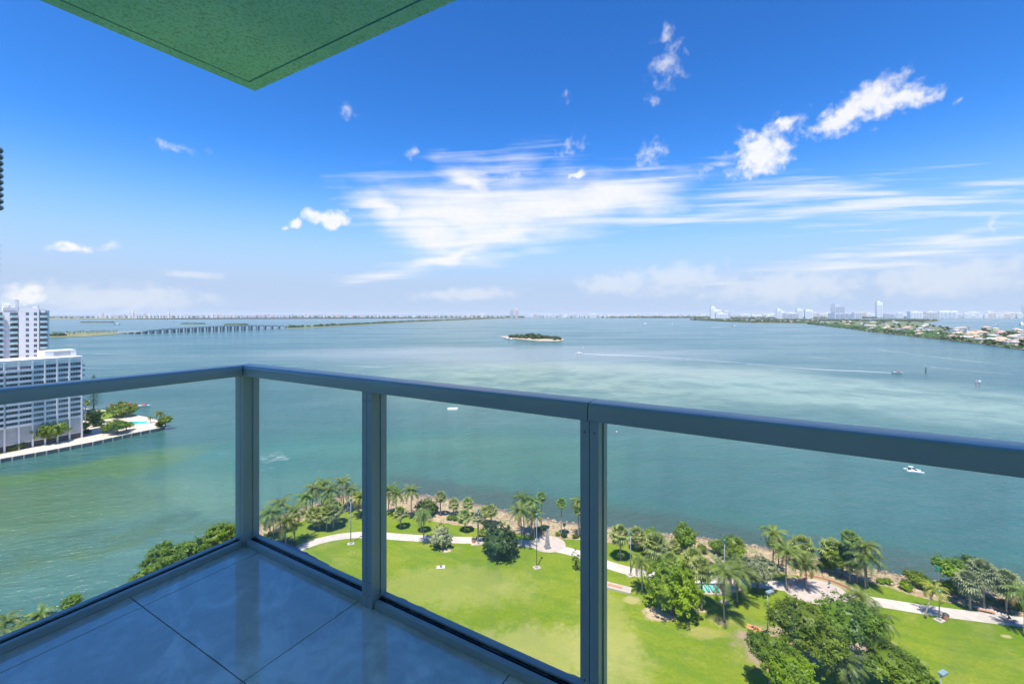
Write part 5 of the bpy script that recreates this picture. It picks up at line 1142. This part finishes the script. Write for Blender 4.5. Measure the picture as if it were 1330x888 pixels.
for k in range(npier):
    px = 161+k*(371-161)/(npier-1)*1.0; i = max(j for j in range(len(fs_)) if fs_[j][0] <= px); i = min(i, len(fs_)-2); f_ = (px-fs_[i][0])/(fs_[i+1][0]-fs_[i][0]); p = A_[i].lerp(A_[i+1], f_); z_ = zt_[i]+(zt_[i+1]-zt_[i])*f_-2.62
    wd2 = (3.5 if px > 230 and px < 335 else 2.6)*p.y/F/2*.9; pm = MB(); pm.box(p.x-wd2, p.x+wd2, p.y-7, p.y+7, -1, z_); bchild(pm.build('pier', bdark))
farland('causeway_land', [(372,427),(400,425.6),(440,423.6),(480,421.4),(530,418.6),(590,415.8),(660,413.2),(660,412.4),(590,414.2),(530,416.6),(480,419),(440,421),(400,422.8),(372,424.2)], landm)
greenband('treeline', 'green trees along the causeway running to the far shore', [(374,425.6),(440,422.6),(530,417.9),(655,413)], 520, 5, 10, 20, seed=3)
for k, (x0, x1, y0, hgt_) in enumerate(((101,146,418.2,6), (234,262,420,5), (291,318,421.2,6))):
    farland('islet', [(x0,y0+.7),((x0+x1)/2,y0+1.1),(x1,y0+.7),(x1-4,y0),(x0+4,y0)], landm)
    greenband('treeline', ('low green islet left of the far skyline', 'small wooded islet behind the bridge', 'wooded islet just above the bridge deck')[k], [(x0+1,y0+.5),(x1-1,y0+.5)], 110, hgt_*.5, hgt_, 40, seed=20+k)
# far shore bands
farland('far_shore', [(-60,415),(70,415),(190,413.8),(260,413),(380,412.6),(520,412.4),(700,412.6),(920,412.4),(920,410.6),(-60,410.6)], landm, .6)
farland('far_shore', [(900,413.6),(1225,412.9),(1340,413.2),(1340,410.6),(900,410.6)], landm, .6)
greenband('treeline', 'hazy tree belt along the far left shore', [(-40,413.6),(190,412.6),(380,412.2),(660,412)], 900, 12, 24, 200, seed=30)
greenband('treeline', 'tree belt along the middle of the far shore', [(660,412.4),(780,412.6),(920,412.8)], 520, 12, 24, 150, seed=31)
greenband('treeline', 'tree belt at the foot of the white towers on the right shore', [(905,413.4),(1100,413.4),(1225,412.9),(1335,413)], 520, 10, 20, 100, seed=32)
# small island
farland('sand_island', [(648,437.5),(658,438.8),(700,442.8),(725,443.0),(733,441.6),(731,440),(700,437.4),(670,436.4),(655,436.4)], sandm)
rb = random.Random(40)
for k in range(60):
    u = rb.random(); px = 661+u*68; cyy = 437.9+u*3.3; py = cyy+rb.uniform(-.9, 1.0)*min(1, .3+u*1.6)*(1 if u < .92 else .4); w_ = rb.uniform(6, 11)*(.6+.6*math.sin(PI*min(1, u*1.02)))
    p = at(px, py, .6); t_ = inst('island_tree', FART[k % 4], None, (p.x, p.y, .6+w_*.4), (0, 0, rb.uniform(0, 6)), (w_*.72, w_*.72, w_*.8)); tag(t_, 'one of the small green trees covering the little island', 'tree', 'trees of the little island')
# residential island on the right: ground, trees and villas
isl = [(912,416.0),(950,418.0),(983,419.4),(1030,419.8),(1066,420.6),(1075,423.0),(1105,426.6),(1147,432.6),(1185,436.4),(1221,440.2),(1283,447.2),(1335,454.4),(1500,470),(1500,440),(1340,430),(1290,428.5),(1245,427.8),(1215,423.8),(1195,420.8),(1215,417.6),(1223,416.2),(1200,415.6),(1100,415.0),(980,414.6),(920,414.8)]
farland('residential_shore', isl, mat('island_ground', (.10,.13,.055), .95, var=.25, vscale=.02))
wl_ = MB(); Pi = [at(x, y, .9) for x, y in isl[:12]]
for i in range(len(Pi)-1):
    a_, b_ = Pi[i], Pi[i+1]; wl_.add([(a_.x,a_.y-1,-1),(b_.x,b_.y-1,-1),(b_.x,b_.y-1,1.3),(a_.x,a_.y-1,1.3),(a_.x,a_.y+4,1.3),(b_.x,b_.y+4,1.3)], [(0,1,2,3),(3,2,5,4)])
tag(wl_.build('sea_wall', mat('far_seawall', (.42,.36,.30), .9, var=.3, vscale=.03)), 'pale sea wall along the residential island shore', 'sea wall')
def inside(x, y, poly):
    c_ = False; j = len(poly)-1
    for i in range(len(poly)):
        if (poly[i][1] > y) != (poly[j][1] > y) and x < (poly[j][0]-poly[i][0])*(y-poly[i][1])/(poly[j][1]-poly[i][1])+poly[i][0]: c_ = not c_
        j = i
    return c_
roofs = [mat('roof_tile_red', (.40,.27,.20), .8, rnd=.5), mat('roof_white', (.60,.59,.57), .7, rnd=.5), mat('roof_tan', (.48,.36,.26), .8, rnd=.4), mat('roof_grey', (.38,.40,.42), .8, rnd=.3)]
wallc = [mat('villa_white', (.76,.74,.70), .8), mat('villa_cream', (.66,.56,.44), .8)]
def villa_meshes(l_, d_, h_, flat_):
    a = MB(); a.box(-l_/2, l_/2, -d_/2, d_/2, 0, h_); a.box(-l_*.2, l_*.25, -d_*.75, -d_/2-.01, 0, h_*.6)
    b_ = MB()
    if flat_: b_.box(-l_/2-.6, l_/2+.6, -d_/2-.6, d_/2+.6, h_+.01, h_+.7); b_.box(-l_*.2, l_*.15, -d_*.2, d_*.3, h_+.71, h_+3)
    else:
        e = 1.0; b_.add([(-l_/2-e,-d_/2-e,h_+.01),(l_/2+e,-d_/2-e,h_+.01),(l_/2+e,d_/2+e,h_+.01),(-l_/2-e,d_/2+e,h_+.01),(-l_/2+d_*.4,0,h_+d_*.3),(l_/2-d_*.4,0,h_+d_*.3)], [(0,3,2,1),(0,1,5,4),(2,3,4,5),(1,2,5),(3,0,4)])
    c_ = MB(); c_.box(-l_*.44, l_*.44, -d_/2-.08, -d_/2-.005, h_*.64, h_*.86)
    return a, b_, c_
vm = []
for k in range(6):
    a, b_, c_ = villa_meshes(*((22,12,6.5,False),(30,14,7,True),(18,12,6,False),(26,13,8,False),(34,15,9,True),(20,14,5,False))[k]); vm.append((a.mesh('wall', wallc[k % 2]), b_.mesh('roof', roofs[(0,1,2,0,3,1)[k]]), c_.mesh('window', win)))
rb = random.Random(51); spots = []
desc = ['hip roofed villa with terracotta tiles on the residential island', 'white flat roofed villa on the residential island', 'tan roofed villa among the trees of the residential island', 'large terracotta roofed villa on the residential island', 'grey flat roofed modern villa on the residential island', 'pale roofed bungalow on the residential island']
hero = [(1195,428.5,1,'long white flat roofed villa standing in the middle of the residential island'), (1262,431.5,4,'large white modern villa at the rear shore near the yacht'), (1190,433.8,1,'white boxy villa near the front shore of the residential island'), (1262,437,3,'villa with a wide orange tiled roof on the near part of the island'), (1318,449,1,'white villa beside palms at the right edge of the residential island'),(1243,428.5,1,'white villa row at the rear shore inlet')]
for (px, py, k, lb) in hero:
    p = at(px, py, .8); t_ = thing('villa', lb, 'house', tuple(p), -.3, 'villas on the residential island'); spots.append((px, py))
    for nm, me in zip(('wall', 'roof', 'window'), vm[k]): inst(nm, me, t_)
tries = 0
def span(px):
    ys = [y_/4 for y_ in range(1650, 1840) if inside(px, y_/4, isl)]; return (min(ys), max(ys)) if ys else (0, 0)
while len(spots) < 100 and tries < 5000:
    tries += 1; u = rb.random()**.9; px = 925+u*400; ya, yb = span(px); py = yb-.9-(yb-ya)*rb.random()**1.5
    if not inside(px, py+1.2, isl) or not inside(px+3, py+1.0, isl): continue
    if any(abs(px-a)*.5+abs(py-b_)*2.2 < 4.2*(.35+.65*(py-412)/30) for a, b_ in spots): continue
    spots.append((px, py)); k = rb.randrange(6); p = at(px, py, .8); t_ = thing('villa', desc[k], 'house', tuple(p), rb.uniform(-.5, .3), 'villas on the residential island')
    for nm, me in zip(('wall', 'roof', 'window'), vm[k]): inst(nm, me, t_)
nt2 = 0; tries = 0
while nt2 < 290 and tries < 9000:
    tries += 1; px = 914+rb.random()*425; ya, yb = span(px); py = yb-.3-(yb-ya)*rb.random()**1.4
    if not inside(px, py+.2, isl): continue
    if py > 419 and rb.random() < .0: continue
    nt2 += 1; p = at(px, py, .8); w_ = rb.uniform(5.5, 9.5)*(1.25 if p.y > 2500 else 1.0)
    o = inst('island_tree', FART[nt2 % 4], None, (p.x, p.y, .8+w_*.55), (0, 0, rb.uniform(0, 6)), (w_, w_, w_*.85)); tag(o, 'one of the green garden trees between the villas of the residential island', 'tree', 'garden trees of the residential island')
greenband('treeline', 'wooded far end of the residential island below the white towers', [(915,415.9),(1000,416.4),(1100,417),(1180,417.5),(1218,416.6)], 760, 7, 14, 420, seed=33)
greenband('treeline', 'garden trees along the front shore of the residential island tip', [(914,416.0),(950,417.5),(983,418.5),(1030,419.0),(1066,419.6)], 300, 6, 11, 60, seed=36)
greenband('treeline', 'garden greenery covering the residential island between the villas', [(1080,421.5),(1140,427),(1210,433),(1260,438),(1335,446)], 1100, 4.5, 8, 200, seed=34)
greenband('treeline', 'dark shore trees along the front of the residential island', [(1075,423.2),(1105,426.3),(1147,432.0),(1185,435.8),(1221,439.5),(1283,446.2),(1330,453)], 120, 3, 6, 22, seed=37)
# skyline: every tower its own object
def tower_mesh(k):
    r = random.Random(100+k); mb = MB(); mb.cur = 0
    if k % 4 == 0: mb.box(-.5,.5,-.35,.35,0,1); mb.box(-.2,.15,-.2,.2,1.001,1.06)
    elif k % 4 == 1: mb.box(-.5,.5,-.35,.35,0,.86); mb.box(-.34,.34,-.3,.3,.861,1); mb.box(-.1,.1,-.1,.1,1.001,1.08)
    elif k % 4 == 2: mb.box(-.5,-.1,-.35,.35,0,1); mb.box(-.099,.5,-.35,.35,0,.8)
    else: mb.box(-.5,.5,-.35,.35,0,.96); mb.box(-.4,-.1,-.2,.2,.961,1.04); mb.box(.15,.4,-.2,.2,.961,1.0)
    mb.cur = 1; n_ = 5; top_ = .78
    for j in range(7): z_ = .06+j*top_/7; mb.box(-.46,.46,-.356,-.3505,z_,z_+.045)
    for j in range(4): x_ = -.43+j*.24; mb.box(x_,x_+.06,-.36,-.3565,.04,.8)
    return mb
tcols = [((.80,.79,.78), (.45,.48,.52)), ((.66,.62,.58), (.34,.36,.40)), ((.42,.46,.54), (.22,.26,.33)), ((.72,.60,.54), (.40,.36,.36))]
TM = []
for k in range(8):
    cc = (tcols[0], tcols[1], ((.60, .61, .64), (.30, .33, .38)), tcols[3])[k % 4]; TM.append(tower_mesh(k).mesh('skyline_tower', [mat('tower_col_%d' % (k % 4), cc[0], .8), mat('tower_band_%d' % (k % 4), cc[1], .4)]))
def tower(px, py, wpx, hpx, k, label, group):
    p = at(px, py, .6); sc_ = p.y/F; o = inst('skyline_tower', TM[k], None, tuple(p), (0, 0, rb.uniform(-.25, .25)), (wpx*sc_, max(8, wpx*sc_*.7), hpx*sc_)); tag(o, label, 'tower', group); return o
rb = random.Random(61)
G = 'towers of the far skyline'
for (x0, x1, n_, y_, h0, h1, w0, w1, ks, lb, gr) in (
    (60, 122, 9, 413.2, 1.5, 3.5, 1.5, 3, (2, 6), 'faint low block on the hazy far left horizon', 'blocks on the far left horizon'),
    (122, 225, 34, 413.0, 2.5, 9, 1.3, 2.6, (2, 6, 0, 3), 'faint high rise of the hazy downtown skyline left of the bridge', 'high rises of the hazy downtown'),
    (225, 262, 8, 412.8, 2, 4, 1.6, 3, (0, 2), 'low block right of the hazy downtown', 'low blocks beside the hazy downtown'),
    (262, 382, 40, 412.8, 2.2, 5.6, 1.5, 3.2, (0, 1, 3, 7), 'pinkish mid rise block of the skyline above the bridge', 'mid rise blocks above the bridge'),
    (385, 655, 64, 412.4, 2.0, 5.0, 1.4, 3.6, (0, 1, 2, 3), 'small block of the far shore skyline above the causeway', 'blocks above the causeway'),
    (680, 918, 84, 412.6, 2.2, 5.6, 1.6, 4.5, (0, 0, 1, 4, 5), 'small white block on the far shore behind the little island', 'blocks behind the little island'),
    (962, 1330, 74, 413.0, 4, 8, 3, 9, (0, 4, 1, 5), 'white beachfront block behind the residential island', 'beachfront blocks')):
    for i in range(n_):
        px = x0+(x1-x0)*(i+rb.random())/n_; h = h0+(h1-h0)*rb.random()**1.8; tower(px, y_, rb.uniform(w0, w1), h, rb.choice(ks), lb, gr)
for (px, w_, h, k, y_, lb) in ((664.5, 4.2, 12.5, 6, 412.6, 'left dark twin tower rising alone on the horizon'), (671, 4.2, 12.8, 3, 412.6, 'right reddish twin tower rising alone on the horizon'),
    (926, 6, 15, 4, 413.5, 'tall narrow tower at the left of the white hotel cluster'), (931, 10, 11, 0, 413.5, 'wide white hotel tower at the left of the hotel cluster'), (943, 9, 10, 1, 413.5, 'cream hotel tower at the right of the hotel cluster'), (937, 14, 7, 4, 413.7, 'low white hotel wing of the hotel cluster'),
    (1011, 6, 12, 0, 413.5, 'bright white tower left of the long cream building'), (1016, 5, 9, 4, 413.5, 'slightly lower white tower beside the bright one'), (1027, 17, 7.5, 1, 413.6, 'long low cream building between the white towers'), (1038, 8, 12, 4, 413.4, 'white slab tower left of the pair with rounded tops'), (1050, 9, 11, 0, 413.4, 'white slab tower right of the pair with rounded tops'),
    (1088, 14.5, 18.5, 6, 413.4, 'broad grey tower with dark window bands, tallest block of the middle right'), (1093, 26, 7.5, 2, 413.6, 'long dark grey building at the foot of the broad grey tower'), (1113, 9, 8, 6, 413.6, 'grey office block right of the long dark building'),
    (1141.5, 7, 21, 0, 413.2, 'slender bright white tower, tallest on the right skyline'), (1154, 12, 6.5, 6, 413.2, 'grey building right of the slender white tower'), (1168, 8, 7.5, 0, 413.2, 'white block second right of the slender tower'), (1188, 14, 8.6, 4, 413.2, 'white slab with vertical stripes before the wide white row'),
    (1208, 14, 8.6, 1, 413.0, 'wide cream row building left of the longest white slab'), (1227, 22, 8.8, 0, 413.0, 'longest white slab on the shore of the rear bay'), (1240, 6, 9.2, 4, 413.0, 'bright end block of the longest white slab'), (1262, 16, 7.4, 4, 412.6, 'white slab across the rear bay'), (1284, 8, 8, 0, 412.6, 'bright block at the end of the slab across the rear bay'), (1308, 34, 6.6, 1, 412.6, 'long low white row across the rear bay at the right'), (1329.5, 4, 17, 6, 412.8, 'dark narrow tower cut by the right edge')):
    tower(px, y_, w_, h, k, lb, 'landmark towers of the skyline')
